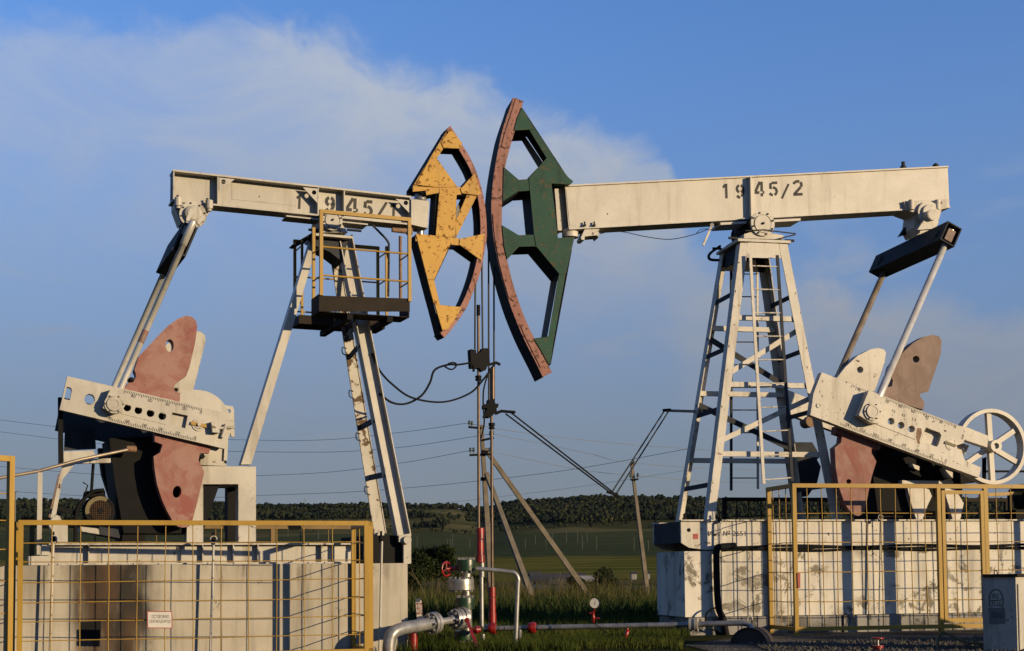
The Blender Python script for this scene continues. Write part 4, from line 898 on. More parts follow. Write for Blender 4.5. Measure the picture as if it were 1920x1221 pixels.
# belt guard frame and motor at the tail
part('guard_post', pxpoly(L, [(109, 745), (118, 745), (119, 872), (110, 872)], .5, .44, .5), M['black'], pjL)
part('guard_plate', pxpoly(L, [(122, 800), (178, 800), (180, 842), (120, 845)], -.1, -.12, -.1), M['navy'], pjL)
part('guard_beam', pxpoly(L, z7((330, 185), (485, 178), (495, 205), (410, 225), (330, 250)), .42, .38, .42), M['silver_worn'], pjL)
part('guard_beam', pxpoly(L, z7((385, 225), (575, 220), (575, 243), (395, 248)), .42, .34, .42), M['silver_worn'], pjL)
part('guard_leg', pxpoly(L, z7((330, 235), (395, 245), (340, 310), (325, 330), (290, 520), (262, 530), (272, 490), (310, 310)), .42, .36, .42), M['silver_worn'], pjL)
part('guard_leg', pxpoly(L, z7((305, 300), (325, 310), (275, 530), (252, 525), (270, 450)), .1, .04, .1), M['rust'], pjL)
part('guard_foot', pxpoly(L, z7((250, 560), (285, 512), (310, 520), (330, 560), (352, 570), (352, 655), (300, 655)), .42, .2, .42), M['silver_worn'], pjL)
part('guard_brace', MB().bar(L.W(*z7((300, 480))[0], .2), L.W(*z7((395, 505))[0], .2), .05, .05, L.v), M['dark'], pjL)
part('guard_stay', MB().cyl(L.W(*z7((485, 240))[0], .1), L.W(*z7((472, 430))[0], .1), .018, 8), M['black'], pjL)
mc = L.un(188, 958, .3)
mo = part('motor', MB().lathe(L.P(mc[0], -.25, mc[1]), L.v, [(0, .15), (.5, .15), (.5, .168), (.55, .168), (.55, .12), (.555, .03), (.57, .03)], 28), M['dark'], pjL, 'dark electric motor with yellow fan cowl')
part('fan_cowl', MB().prism(L, [(mc[0] + .165 * math.cos(R(x)), mc[1] + .165 * math.sin(R(x))) for x in range(60, 196, 9)] + [(mc[0] + .12 * math.cos(R(x)), mc[1] + .12 * math.sin(R(x))) for x in range(195, 59, -9)], .302, .312), M['hose'], mo)
gm = MB()
for k in range(-5, 6):
    h = math.sqrt(max(.0, .118 ** 2 - (k * .021) ** 2))
    gm.cyl(L.P(mc[0] + k * .021, .312, mc[1] - h), L.P(mc[0] + k * .021, .312, mc[1] + h), .003, 4); gm.cyl(L.P(mc[0] - h, .315, mc[1] + k * .021), L.P(mc[0] + h, .315, mc[1] + k * .021), .003, 4)
part('fan_grille', gm, M['grille'], mo)
part('terminal_box', pxpoly(L, z7((445, 390), (545, 386), (548, 425), (440, 420)), .2, -.05, .2), M['dark'], mo)
for k in range(16):
    an = R(-110 + k * 12) + math.pi; part('cooling_fin', MB().bar(L.P(mc[0] + .15 * math.cos(an), .05, mc[1] + .15 * math.sin(an)), L.P(mc[0] + .182 * math.cos(an), .05, mc[1] + .182 * math.sin(an)), .4, .006, L.v), M['dark'], mo)
part('motor_cable', MB().tube(bez([L.W(*p, .25) for p in z7((540, 385), (480, 395), (420, 450), (396, 510), (390, 660))], 5), .022, 7), M['black'], mo)
part('motor_cable', MB().tube([L.W(*p, .22) for p in z7((430, 345), (455, 360), (430, 440))], .008, 5), M['black'], mo)
part('motor_skid', pxpoly(L, z7((420, 575), (515, 585), (515, 615), (425, 600)), .3, -.2, .3), M['silver_worn'], mo)
part('motor_skid', pxpoly(L, z7((515, 575), (625, 590), (622, 635), (515, 615)), .3, -.2, .3), M['navy'], mo)
bk = part('brake_rod', MB().tube([L.W(-10, 898, .85), L.W(70, 884, .8), L.W(150, 862, .7), L.W(255, 840, .55)], .018, 8), M['rod_worn'], pjL)
part('rod_joint', MB().lathe(L.W(246, 842, .56), L.u, [(-.05, .035), (.05, .04), (.06, .02)], 10), M['rust'], bk)
bp = L.un(75, 888, .82); bz = L.un(75, 1040, .82)[1]
part('brake_post', MB().fbox(L, bp[0] - .025, bp[0] + .025, .79, .84, bz, bp[1] + .01), M['silver'], bk)
# skid beams under the machine
s0, s1 = L.un(92, 1018, .62)[0], L.un(757, 1018, .62)[0]; zt2, zb2 = L.un(400, 1018.5, .62)[1], L.un(400, 1058, .62)[1]
for t in (.54, -.62):
    sk = part('skid_beam', MB().fbox(L, s0, s1 - (.6 if t > 0 else 0), t - .012, t + .012, zb2 + .02, zt2 - .02), M['silver_worn'], pjL)
    part('flange', MB().fbox(L, s0, s1 - (.6 if t > 0 else 0), t - .09, t + .09, zt2 - .02, zt2), M['silver_worn'], sk)
    part('flange', MB().fbox(L, s0, s1 - (.6 if t > 0 else 0), t - .09, t + .09, zb2, zb2 + .02), M['silver_worn'], sk)
    if t > 0:
        for px in (165, 378, 435, 481, 600):
            a = L.un(px, 1040, t)[0]; part('stiffener', MB().fbox(L, a - .006, a + .006, t + .0125, t + .085, zb2 + .021, zt2 - .021), M['silver_worn'], sk)
part('step_block', pxpoly(L, [(54, 1043), (93, 1042), (93, 1060), (54, 1060)], .62, .3, .62), M['silver'], pjL)
part('step_block', pxpoly(L, [(75, 1022), (93, 1022), (93, 1041), (75, 1041)], .6, .3, .6), M['silver'], pjL)

# concrete foundation
c0 = L.un(-120, 1062, .80)[0]; c1 = L.un(765, 1060, .80)[0]
stn = L.un(116, 1062, .80)[0], L.un(318, 1062, .80)[0]
M['concrete_l'] = concrete('stained_concrete', (0.49, 0.445, 0.36), (0.39, 0.35, 0.28), (0.17, 0.145, 0.11), 0.60, (L.O, L.u, stn[0], stn[1], zb2))
fdL = thing('concrete_foundation', 'stained cream concrete foundation under the left pump jack', 'foundation', L.P((c0 + c1) / 2, 0, 0))
cs = L.un(685, 1060, .8)[0]
part('concrete_block', MB().fbox(L, c0, cs, -.85, .80, -.3, zb2 - .003), M['concrete_l'], fdL)
part('concrete_block', MB().fbox(L, cs + .015, c1, -.85, .78, -.3, zb2 - .003), M['concrete_l'], fdL)
part('dark_square', pxpoly(L, [(151, 1166), (189, 1165), (189, 1197), (151, 1197)], .804, .80, .804), M['black'], fdL, 'dark square on the foundation')  # flush black square on the concrete face
# ================================================================ RIGHT PUMP JACK
Q = Fr(5.0, 20.97, R(12))
zB = Z(1030, 280, 3.623); zE = Z(1500, 280, 4.362); zT = Z(1260, 380, 4.07); zU = Z(1240, 660, 3.591); zV = Z(1490, 600, 3.053); zD = Z(1720, 740, 5.55); zW = Z(1200, 880, 3.58); zX = Z(1540, 880, 3.58)
pjR = thing('pump_jack', 'larger silver pump jack on the right with green horse head, numbered 1945/2', 'pump jack', Q.P(-1.6, 0, 0), 'pump jacks on the well pad')
QT = .17
tl, tr, br, bl = Q.uns([(1060, 350), (1778, 314), (1781, 387), (1067, 428)], QT)
bmR = part('walking_beam', MB().prism(Q, [tl, bl, br, tr], .135, .155), M['cream'], pjR)
part('web_plate', MB().prism(Q, [tl, bl, br, tr], -.155, -.135), M['cream'], bmR)
part('top_flange', MB().prism(Q, flange(tl, tr, .022, True), -QT, QT + .012), M['cream'], bmR)
part('bottom_flange', MB().prism(Q, flange(bl, br, .022, False), -QT, QT + .008), M['cream'], bmR)
d0 = Q.uns([(1350, 415), (1500, 407)], QT)
part('doubler_plate', MB().prism(Q, [(d0[0][0], d0[0][1] - .024), (d0[1][0], d0[1][1] - .024), (d0[1][0], d0[1][1] - .06), (d0[0][0], d0[0][1] - .06)], -QT - .03, QT + .02), M['cream'], bmR)
part('web_plate', MB().prism(Q, Q.uns([(1061, 354), (1073, 354), (1080, 424), (1068, 424)], .15), .156, .16), M['cream'], bmR)
a = Q.un(1405, 370, QT)[0]; k = (a - tl[0]) / (tr[0] - tl[0])
part('stiffener', MB().fbox(Q, a - .008, a + .008, .156, .245, bl[1] + (br[1] - bl[1]) * k + .002, tl[1] + (tr[1] - tl[1]) * k - .002), M['cream'], bmR)
for ch, x0, x1, y0, y1 in (('1', 1172, 1224, 235, 335), ('9', 1266, 1330, 240, 337), ('4', 1395, 1462, 222, 322), ('5', 1490, 1557, 222, 320), ('/', 1577, 1632, 245, 328), ('2', 1653, 1727, 212, 316)):
    p = zB((x0, y1), (x1, y1), (x0, y0)); o = Q.W(*p[0], .158)
    num = MB(); put_stencil(num, ch, o, Q.W(p[1][0], p[1][1] - .8, .158) - o, Q.W(p[2][0] - .8, p[2][1], .158) - o, .2); part('digit', num, M['ink'], bmR)
# front end: channel and hinge of the head
part('end_channel', pxpoly(Q, zB((36, 268), (108, 262), (132, 545), (58, 550)), .08, -.10, .08), M['grey'], bmR)
part('end_flange', pxpoly(Q, zB((36, 268), (62, 268), (84, 552), (58, 552)), .17, -.10, .17), M['cream_worn'], bmR)
for y0, y1, r in ((545, 600, .12), (240, 262, .09)):
    q = Q.un(*zB((145 if y0 > 300 else 85, (y0 + y1) / 2))[0], .05); h = (y1 - y0) / 3.623 / 140
    part('hinge_pin', MB().lathe(Q.P(q[0], .02, q[1] - h / 2), UP, [(0, r), (h, r), (h, r * .7), (h + .03, r * .7)], 18), M['cream_worn'], bmR)
part('lock_block', pxpoly(Q, zB((240, 545), (340, 540), (335, 600), (325, 585), (240, 592), (240, 615), (220, 615), (215, 600)), .15, -.1, .15), M['cream_worn'], bmR)
for x in (240, 305):
    q = Q.un(*zB((x, 515))[0], .19); part('bolt', MB().lathe(Q.P(q[0], .19, q[1] - .02), UP, [(0, .022), (.03, .022), (.03, .013), (.07, .013)], 6), M['navy'], bmR)
part('sway_lever', MB().bar(Q.W(*zB((1105, 515))[0], .15), Q.W(*zB((1045, 655))[0], .15), .02, .03, Q.v).cyl(Q.W(*zB((1105, 515))[0], .1), Q.W(*zB((1105, 515))[0], .17), .03, 12), M['cream_worn'], bmR)
part('slack_wire', MB().tube(bez([Q.W(*p, .14) for p in zB((345, 575), (420, 557), (520, 565), (660, 595), (820, 612), (980, 580), (1080, 542))], 6), .006, 5), M['black'], bmR)
part('slack_wire', MB().tube(bez([Q.W(*p, .14) for p in zB((1000, 570), (1030, 545), (1085, 540))], 4), .005, 5), M['black'], bmR)
for x in (845, 1110):
    q = Q.un(*zE((x, 150 if x < 900 else 138))[0], 0); part('lifting_bolt', MB().lathe(Q.P(q[0], 0, q[1] - .05), UP, [(0, .05), (.07, .05), (.07, .03), (.14 if x < 900 else .09, .03)], 8), M['navy'], bmR)

# tail bearing, equalizer, rods
tc = Q.un(*zE((1040, 530))[0], .2)
part('tail_bracket', pxpoly(Q, zE((850, 425), (1225, 408), (1205, 480), (1160, 492), (1140, 560), (1080, 600), (1010, 560), (940, 520), (870, 495)), .21, -.2, .21), M['cream_worn'], pjR)
part('tail_bearing', MB().lathe(Q.P(tc[0], -.2, tc[1]), Q.v, [(0, .17), (.44, .17), (.44, .185), (.46, .185), (.46, .13), (.50, .12)], 24), M['cream_worn'], pjR)
c2 = Q.un(*zE((1085, 535))[0], .42)
part('tail_pin', MB().lathe(Q.P(c2[0], .2, c2[1]), Q.v, [(0, .085), (.22, .085), (.22, .075), (.225, .075), (.225, .0001)], 22), M['cream_worn'], pjR)
for x in (915, 1130):
    q = Q.un(*zE((x, 455))[0], .26); part('stud', MB().lathe(Q.P(q[0], .24, q[1] - .07), UP, [(0, .04), (.15, .045)], 10), M['cream_worn'], pjR)
rn0, rn1 = Q.un(1787, 425, 1.0), Q.un(1640, 762, 1.0)
rd = Vector((rn1[0] - rn0[0], rn1[1] - rn0[1])).normalized()
eqc = Q.un(*zE((1237, 695))[0], 1.10)
eqR = eq_box(Q, eqc, rd, .125, -.16, .15, -1.20, 1.10, .018, M['navy'], pjR)
part('hanger', pxpoly(Q, zE((945, 520), (1120, 520), (1135, 600), (1100, 660), (960, 700), (930, 640)), .16, -.22, .16), M['cream_worn'], eqR)
part('strap', pxpoly(Q, zE((1065, 560), (1100, 620), (1090, 650), (960, 660), (1010, 585)), .36, .28, .36), M['cream_worn'], eqR)
part('strap', pxpoly(Q, zE((915, 560), (960, 600), (960, 660), (820, 710)), -.1, -.2, -.1), M['dark'], eqR)
part('rod_block', MB().box(Q.P(eqc[0] + rd.x * .01, 1.0, eqc[1] + rd.y * .01), Q.u * rd.x + UP * rd.y, Q.v, Q.u * -rd.y + UP * rd.x, .09, .08, .06), M['pink_brown'], eqR)
for t in (-.94, .88):
    e = Vector((-rd.y, rd.x)); sgn = 1 if e.x < 0 else -1
    c_ = Q.P(eqc[0], t, eqc[1]) + (Q.u * e.x + UP * e.y) * sgn * .125
    part('cap', MB().lathe(c_, (Q.u * e.x + UP * e.y) * sgn, [(0, .085), (.012, .085), (.012, .05), (.02, .05)], 20), M['navy'], eqR)
for t in (1.0, -.92):
    A = Q.P(rn0[0], t, rn0[1]); B = Q.P(rn1[0], t, rn1[1])
    part('pitman_rod', MB().tube([A.lerp(B, .02), A.lerp(B, .16), A.lerp(B, .161), A.lerp(B, .84), A.lerp(B, .841), B], [.046, .046, .05, .05, .056, .056], 16), M['rod'] if t > 0 else M['rod_worn'], pjR)

# horse head
HT = .26
outer = z2((905, 52), (880, 130), (845, 230), (815, 330), (790, 450), (770, 560), (752, 680), (742, 780), (737, 880), (740, 960), (748, 1060)) + z3((756, 70), (768, 140), (788, 245), (816, 360), (850, 478), (886, 590), (926, 695), (970, 800), (1020, 905), (1075, 1012), (1130, 1128))
inner = z2((982, 80), (958, 180), (922, 292), (890, 400), (862, 500), (840, 600), (826, 720), (820, 850), (818, 960), (820, 1040)) + z3((826, 30), (838, 120), (856, 225), (880, 330), (910, 440), (946, 550), (986, 660), (1030, 760), (1075, 848), (1122, 935), (1168, 1028), (1200, 1092))
o_ = [(p.x, p.y) for p in bez([Vector((a, b, 0)) for a, b in outer], 3)]; i_ = [(p.x, p.y) for p in bez([Vector((a, b, 0)) for a, b in inner], 3)]
n_ = min(len(o_), len(i_))
hdR = part('horse_head', MB().prism(Q, Q.uns(o_ + i_[::-1], HT), HT - .02, HT), M['arc_pink'], pjR, 'green horse head with pink curved front')
part('arc_frame', MB().prism(Q, Q.uns(o_ + i_[::-1], HT), -HT, -HT + .02), M['grey'], hdR)
resamp = lambda c, n: [c[min(len(c) - 1, round(i * (len(c) - 1) / (n - 1)))] for i in range(n)]
oo = Q.uns(resamp(o_, 30), HT); ii = Q.uns(resamp(i_, 30), HT)
part('arc_plate', MB().prism(Q, oo + [(a[0] * .75 + b[0] * .25, a[1] * .75 + b[1] * .25) for a, b in zip(oo, ii)][::-1], -HT + .021, HT - .021), M['black'], hdR)
for f0, f1, w0, w1 in ((.03, .20, .25, .62), (.44, .60, .12, .55), (.60, .74, .1, .5), (.86, .985, .2, .55)):
    i0, i1 = int(f0 * 29), int(f1 * 29); seg = list(range(i0, i1 + 1))
    ln = lambda w: [(oo[i][0] * (1 - w) + ii[i][0] * w, oo[i][1] * (1 - w) + ii[i][1] * w) for i in seg]
    part('doubler_strip', MB().prism(Q, ln(w0) + ln(w1)[::-1], HT + .0005, HT + .012), M['arc_pink'], hdR)
members = [
 ('gusset_plate', z2((970, 130), (1070, 298), (910, 306), (935, 210)), .012),
 ('side_bar', z2((1030, 232), (1215, 505), (1160, 515), (1030, 302)), 0),
 ('gusset_plate', z2((1160, 515), (1205, 505), (1320, 660), (1362, 695), (1335, 718), (1195, 710), (1020, 672)), .012),
 ('hinge_post', z2((1022, 660), (1195, 710), (1240, 1085), (1065, 1112)), .010),
 ('gusset_plate', z2((832, 585), (945, 682), (945, 768), (825, 845)), .012),
 ('cross_bar', z2((940, 682), (1030, 675), (1034, 764), (940, 770)), .002),
 ('gusset_plate', z2((820, 1030), (945, 1105), (948, 1192), (858, 1288), (835, 1190)), .012),
 ('cross_bar', z3((940, 46), (1070, 42), (1075, 130), (940, 134)), .002),
 ('gusset_plate', z3((1065, 42), (1240, 28), (1245, 68), (1372, 60), (1350, 150), (1306, 342), (1256, 342), (1078, 130)), .011),
 ('side_bar', z3((1256, 335), (1306, 335), (1218, 822), (1172, 830)), 0),
 ('gusset_plate', z3((1062, 838), (1218, 815), (1186, 1030), (1170, 1026), (1122, 935)), .012)]
for nm, pl, pr in members:
    part(nm, pxpoly(Q, pl, HT, HT - .02 + (.003 if pr else 0), HT + pr + .002), M['green'], hdR)
    part(nm, MB().prism(Q, Q.uns(pl, HT), -HT - .002, -HT + .018), M['cream'], hdR)
for a, b in ((z2((972, 132))[0], z2((1315, 655))[0]), (z3((1350, 150))[0], z3((1188, 1030))[0]), (z2((910, 307))[0], z2((1040, 303))[0]), (z2((1160, 516))[0], z2((1022, 660))[0]), (z2((945, 770))[0], z2((1034, 765))[0]), (z2((945, 770))[0], z2((825, 847))[0]),
             (z2((1034, 765))[0], z2((1065, 1110))[0]), (z3((940, 136))[0], z3((1078, 132))[0]), (z3((1078, 132))[0], z3((1256, 342))[0]), (z3((1062, 838))[0], z3((1180, 822))[0]), (z2((1195, 712))[0], z2((1240, 1085))[0])):
    part('web_plate', web(Q, Q.un(*a, HT), Q.un(*b, HT), .012, -HT + .019, HT - .021), M['dark'], hdR)
part('peak_cap', pxpoly(Q, z2((1178, 690), (1320, 655), (1362, 695), (1335, 718), (1190, 712)), HT, -HT, HT - .022), M['green'], hdR)

# saddle bearing
sb = Q.un(1430, 419.5, .42)
part('saddle_bearing', MB().lathe(Q.P(sb[0], -.34, sb[1]), Q.v, [(0, .14), (0, .175), (.70, .175), (.70, .14)], 26), M['dark'], pjR)
part('bearing_foot', pxpoly(Q, zT((550, 240), (640, 215), (780, 235), (850, 250), (850, 282), (550, 272)), .40, -.36, .40), M['cream_worn'], pjR)
bearing_cap(Q, sb[0], sb[1], .43, .187, M['cream_worn'], pjR)
bearing_cap(Q, sb[0], sb[1], -.36, .187, M['dark'], pjR)
y0 = Q.un(1430, 449, .46)[1]; a0, a1 = Q.un(1384, 450, .46)[0], Q.un(1483, 452, .46)[0]
part('tower_top_plate', MB().fbox(Q, a0, a1, -.46, .46, y0 - .04, y0), M['cream_worn'], pjR)
for s_ in (a0 - .03, a1 + .03): part('set_bolt', MB().tube([Q.P(s_ - .07, .34, y0 + .03), Q.P(s_ + .07, .34, y0 + .03)], .02, 8), M['navy'], pjR); part('set_bolt', MB().tube([Q.P(s_ - .07, -.34, y0 + .03), Q.P(s_ + .07, -.34, y0 + .03)], .02, 8), M['navy'], pjR)
part('stay_loop', MB().tube([Q.W(*p, .44) for p in zT((560, 215), (700, 208), (945, 238), (940, 245), (800, 280), (700, 296), (520, 300))], .010, 6), M['navy'], pjR)
part('stay_loop', MB().tube(bez([Q.W(*p, -.35) for p in zT((370, 330), (300, 380), (280, 410), (295, 435), (360, 440))], 4), .022, 6), M['navy'], pjR)
# tower: four legs of angle section, braced
TB, TBF, TTOP = .61, .82, .43
def quadleg(top, bot, tt, tb, name='tower_leg', m_=None, side=None, wside=.10):
    TL, TR = (Q.W(*p, tt) for p in top); BL, BR = (Q.W(*p, tb) for p in bot)
    o = part(name, hexa(MB(), [TL, TR, BR, BL], Q.v * -.016), m_ or M['cream_worn'], pjR)
    if side is not None:
        A, B, sg = (TL, BL, 1) if side < 0 else (TR, BR, -1)
        n4 = [A - Q.v * .0165, A - Q.v * .0165 + Q.u * .014 * sg, B - Q.v * .0165 + Q.u * .014 * sg, B - Q.v * .0165]
        if sg < 0: n4 = [n4[1], n4[0], n4[3], n4[2]]
        part('angle_leg', hexa(MB(), n4, Q.v * -wside), m_ or M['cream_worn'], o)
    return o
nL = quadleg([(1388, 455), (1403, 455)], [(1326, 975), (1341, 975)], TTOP, TB, side=-1, wside=.15)
nR = quadleg([(1460, 455), (1476, 455)], [(1561, 978), (1578, 978)], TTOP, TB, side=1, wside=.12)
fa0, fa1 = Q.un(1388, 455, TTOP)[0], Q.un(1476, 455, TTOP)[0]; zt_ = Q.un(1430, 455, TTOP)[1]
fb0, fb1 = Q.un(1326, 975, TB)[0], Q.un(1578, 978, TB)[0]; zb_ = Q.un(1400, 976, TB)[1]
def fleg(at, ab, w):
    A = Q.P(at, -TTOP, zt_); B = Q.P(ab, -TBF, zb_); sg = 1 if w > 0 else -1
    n4 = [A, A + Q.u * w, B + Q.u * w, B] if w > 0 else [A + Q.u * w, A, B, B + Q.u * w]
    o = part('tower_leg', hexa(MB(), n4, Q.v * .016), M['cream_worn'], pjR)
    m4 = [A + Q.v * .0165, A + Q.v * .0165 + Q.u * .014 * sg, B + Q.v * .0165 + Q.u * .014 * sg, B + Q.v * .0165]
    if sg < 0: m4 = [m4[1], m4[0], m4[3], m4[2]]
    part('angle_leg', hexa(MB(), m4, Q.v * .15), M['cream_worn'], o); return o
fleg(fa0, fb0, .12); fleg(fa1, fb1, -.13)
part('tower_cap', pxpoly(Q, zT((575, 300), (812, 305), (835, 425), (575, 420)), TTOP + .004, TTOP - .012, TTOP + .004), M['cream'], pjR)
part('tower_cap', MB().fbox(Q, fa0 + .02, fa1 - .02, -TTOP, -TTOP + .016, zt_ - .25, zt_), M['dark'], pjR)
part('tower_side', hexa(MB(), [Q.P(fa0 + .016, TTOP - .18, zt_), Q.P(fa0 + .016, TTOP - .18, zt_ - .25), Q.P(fa0 + .016, -TTOP + .17, zt_ - .25), Q.P(fa0 + .016, -TTOP + .17, zt_)], Q.u * .012), M['navy'], pjR)
zT0, zB0 = zt_, zb_
def on(fr_side, z_, tsign):     # point on leg line at height z
    k = (zT0 - z_) / (zT0 - zB0); a_ = (fa0 + (fb0 - fa0) * k) if fr_side < 0 else (fa1 + (fb1 - fa1) * k)
    return Q.P(a_, tsign * (TTOP + ((TB if tsign > 0 else TBF) - TTOP) * k), z_)
zh = [Q.un(1430, y, .6)[1] for y in (593, 720, 851)]
for z_ in zh:
    A, B = on(-1, z_, 1), on(1, z_, 1)
    part('cross_brace', MB().bar(A + Q.u * .02 - Q.v * .045, B - Q.u * .02 - Q.v * .045, .05, .075, Q.v), M['cream_worn'], pjR)
    A, B = on(-1, z_, -1), on(1, z_, -1)
    part('cross_brace', MB().bar(A + Q.u * .02 + Q.v * .045, B - Q.u * .02 + Q.v * .045, .05, .075, Q.v), M['cream_worn'], pjR)
for (xa, ya), (xb, yb) in (((1374, 700), (1493, 614)), ((1360, 827), (1517, 743))):
    za, zc = Q.un(xa, ya, .65)[1], Q.un(xb, yb, .6)[1]
    part('diagonal_brace', MB().bar(on(-1, za, 1) - Q.v * .085 + Q.u * .05, on(1, zc, 1) - Q.v * .085 - Q.u * .05, .02, .075, Q.v), M['cream_worn'], pjR)
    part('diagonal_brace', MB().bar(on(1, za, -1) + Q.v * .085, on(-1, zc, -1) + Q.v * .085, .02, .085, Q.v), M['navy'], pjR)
for sd in (-1, 1):
    for y in (545, 650, 765, 908):
        z_ = Q.un(1400, y, .6)[1]
        part('side_brace', MB().bar(on(sd, z_, 1) - Q.u * sd * .02, on(sd, z_, -1) - Q.u * sd * .02, .07, .012, UP), M['navy'], pjR)
# ladders
ld = part('ladder', MB().bar(Q.W(*zT((596, 392))[0], TTOP + .08), Q.W(*zU((690, 888))[0], .72), .02, .045, Q.v), M['cream_worn'], pjR, 'steel ladder on the near side of the tower')
part('ladder_rail', MB().bar(Q.W(*zT((803, 402))[0], TTOP + .08), Q.W(*zU((882, 872))[0], .72), .045, .02, Q.u), M['navy'], ld)
A0, A1 = Q.W(*zT((596, 392))[0], TTOP + .08), Q.W(*zU((690, 888))[0], .72); B0, B1 = Q.W(*zT((803, 402))[0], TTOP + .08), Q.W(*zU((882, 872))[0], .72)
for k in range(10):
    f = .052 + k * .1035; part('rung', MB().cyl(A0.lerp(A1, f), B0.lerp(B1, f), .011, 6), M['cream_worn'], ld)
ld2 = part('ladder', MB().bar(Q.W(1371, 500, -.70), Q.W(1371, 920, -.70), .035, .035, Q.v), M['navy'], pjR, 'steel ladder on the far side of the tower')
part('ladder_rail', MB().bar(Q.W(1420, 500, -.70), Q.W(1421, 917, -.70), .02, .035, Q.v), M['cream_worn'], ld2)
for k in range(10):
    y = 514 + k * 42.5; part('rung', MB().cyl(Q.W(1371, y, -.70), Q.W(1420, y, -.70), .010, 6), M['navy'], ld2)

# crank
CT0, CT1 = .90, 1.03
crk = zV((155, 300), (330, 365), (940, 605)) + zD((530, 345), (740, 430), (728, 550), (490, 470), (480, 505), (405, 530), (470, 660), (505, 690), (665, 760), (640, 865)) + zV((560, 722), (90, 545), (108, 420))
hl = [circ(zV((x, y))[0], 6.2) for x, y in ((550, 580), (607, 603), (667, 625), (495, 558))] + [zV((752, 615), (830, 645), (840, 660), (822, 715), (812, 726), (735, 698), (727, 685))]
ckR = part('crank', pxpoly(Q, crk, CT1, CT0, CT1, hl), M['cream_worn'], pjR)
part('pocket_plate', pxpoly(Q, zV((745, 600), (850, 640), (830, 740), (715, 700)), CT1, CT0 - .02, CT0 + .05), M['cream_worn'], ckR)
part('slot_frame', pxpoly(Q, zV((500, 530), (700, 612), (690, 685), (460, 595)), CT1, CT1 - .001, CT1 + .008, [circ(zV((x, y))[0], 6.5) for x, y in ((550, 580), (607, 603), (667, 625))]), M['cream_worn'], ckR)
part('boss', MB().lathe(Q.W(*zV((137, 490))[0], CT1), Q.v, [(0, .035), (.012, .035), (.012, .025), (.006, .025), (.006, .0001)], 16), M['cream_worn'], ckR)
part('shaft_end', MB().lathe(Q.W(*zV((890, 712))[0], CT1), Q.v, [(0, .078), (.006, .078), (.006, .074), (.01, .0001)], 22), M['cream_worn'], ckR)
part('pointer', pxpoly(Q, strip(*zV((858, 700), (920, 722)), 5), CT1, CT1 + .011, CT1 + .016), M['hose'], ckR)
part('inner_lug', pxpoly(Q, zD((450, 500), (540, 530), (500, 620), (440, 560)), CT0 - .1, CT0 - .15, CT0 - .1, [circ(zD((492, 560))[0], 2.5)]), M['cream_worn'], ckR)
part('rust_patch', pxpoly(Q, zV((700, 618), (725, 620), (728, 650), (715, 690), (718, 712), (704, 708), (695, 670)), CT1, CT1 + .0005, CT1 + .002), M['rust'], ckR, 'rust stain beside the crank pocket')
rm = MB()
tn = [(s_, zV(c_)[0], w, .045) for s_, c_, w in (('140', (365, 398), .085), ('100', (525, 466), .085), ('80', (605, 494), .06), ('60', (680, 524), .06), ('40', (757, 556), .06), ('20', (838, 584), .06), ('0', (917, 612), .03))]
ruler(Q, rm, zV((330, 369))[0], zV((925, 602))[0], 70, .034, CT1 + .002, tn, 1)
bn = [(s_, zV(c_)[0], w, .045) for s_, c_, w in (('140', (308, 600), .085), ('120', (388, 630), .085), ('100', (464, 659), .085), ('80', (547, 688), .06), ('60', (627, 717), .06), ('40', (706, 748), .06), ('20', (787, 777), .06), ('0', (865, 806), .03))]
ruler(Q, rm, zV((262, 603))[0], zV((862, 829))[0], 70, .034, CT1 + .002, bn, -1)
mn = [(s_, zV(c_)[0], w, .04) for s_, c_, w in (('73', (565, 523), .06), ('43', (622, 545), .06), ('13', (684, 570), .06))]
ruler(Q, rm, zV((560, 540))[0], zV((700, 592))[0], 2, .02, CT1 + .002, mn, 1)
part('ruler_marks', rm, M['mark'], ckR, 'black ruler scale along both edges', 'stuff')
wb = part('wrist_pin_block', pxpoly(Q, zV((424, 405), (455, 412), (520, 452), (512, 520), (480, 592), (440, 590), (368, 545)), CT1 + .16, CT1 + .004, CT1 + .16), M['cream_worn'], pjR)
wp = Q.un(*zV((443, 525))[0], CT1 + .16)
part('wrist_pin_cap', MB().lathe(Q.P(wp[0], CT1 + .16, wp[1]), Q.v, [(0, .128), (.02, .128), (.02, .10), (.04, .095), (.04, .07), (.035, .07), (.035, .0001)], 26), M['cream_worn'], wb)
part('bolts', MB().bolts(Q.P(wp[0], CT1 + .18, wp[1]), Q.v, .114, 6, .010, .014), M['navy'], wb)
# counterweights
cu_ = zV((500, 435), (505, 402), (530, 385), (558, 380), (563, 345), (545, 318), (560, 262), (610, 195), (680, 130), (740, 96), (790, 85), (825, 93), (842, 120), (835, 200), (805, 290), (765, 410), (722, 420), (716, 436), (745, 472), (738, 514), (600, 475))
part('counterweight', pxpoly(Q, cu_, .87, .68, .87, [circ(zV((695, 225))[0], 6.6)]), M['pink_brown'], pjR, 'brownish red upper counterweight plate')
clw = zV((240, 608), (236, 650), (272, 662), (266, 702), (230, 732), (236, 850), (255, 960), (290, 1058), (330, 1110), (365, 1122), (395, 1110), (410, 1050), (440, 900), (468, 810), (440, 762), (440, 735), (490, 742), (496, 690), (400, 660))
part('counterweight', pxpoly(Q, clw, .87, .70, .87, [circ(zV((310, 925))[0], 4.6)]), M['pink'], pjR, 'faded pink lower counterweight plate')
cfu = zV((240, 335), (290, 270), (360, 205), (430, 170), (475, 160), (510, 168), (523, 188), (515, 240), (460, 405), (420, 420), (200, 400))
part('counterweight', pxpoly(Q, cfu, -.78, -.98, -.78, [circ(zV((375, 285))[0], 6.2)]), M['cream_worn'], pjR, 'silver upper counterweight of the far crank')
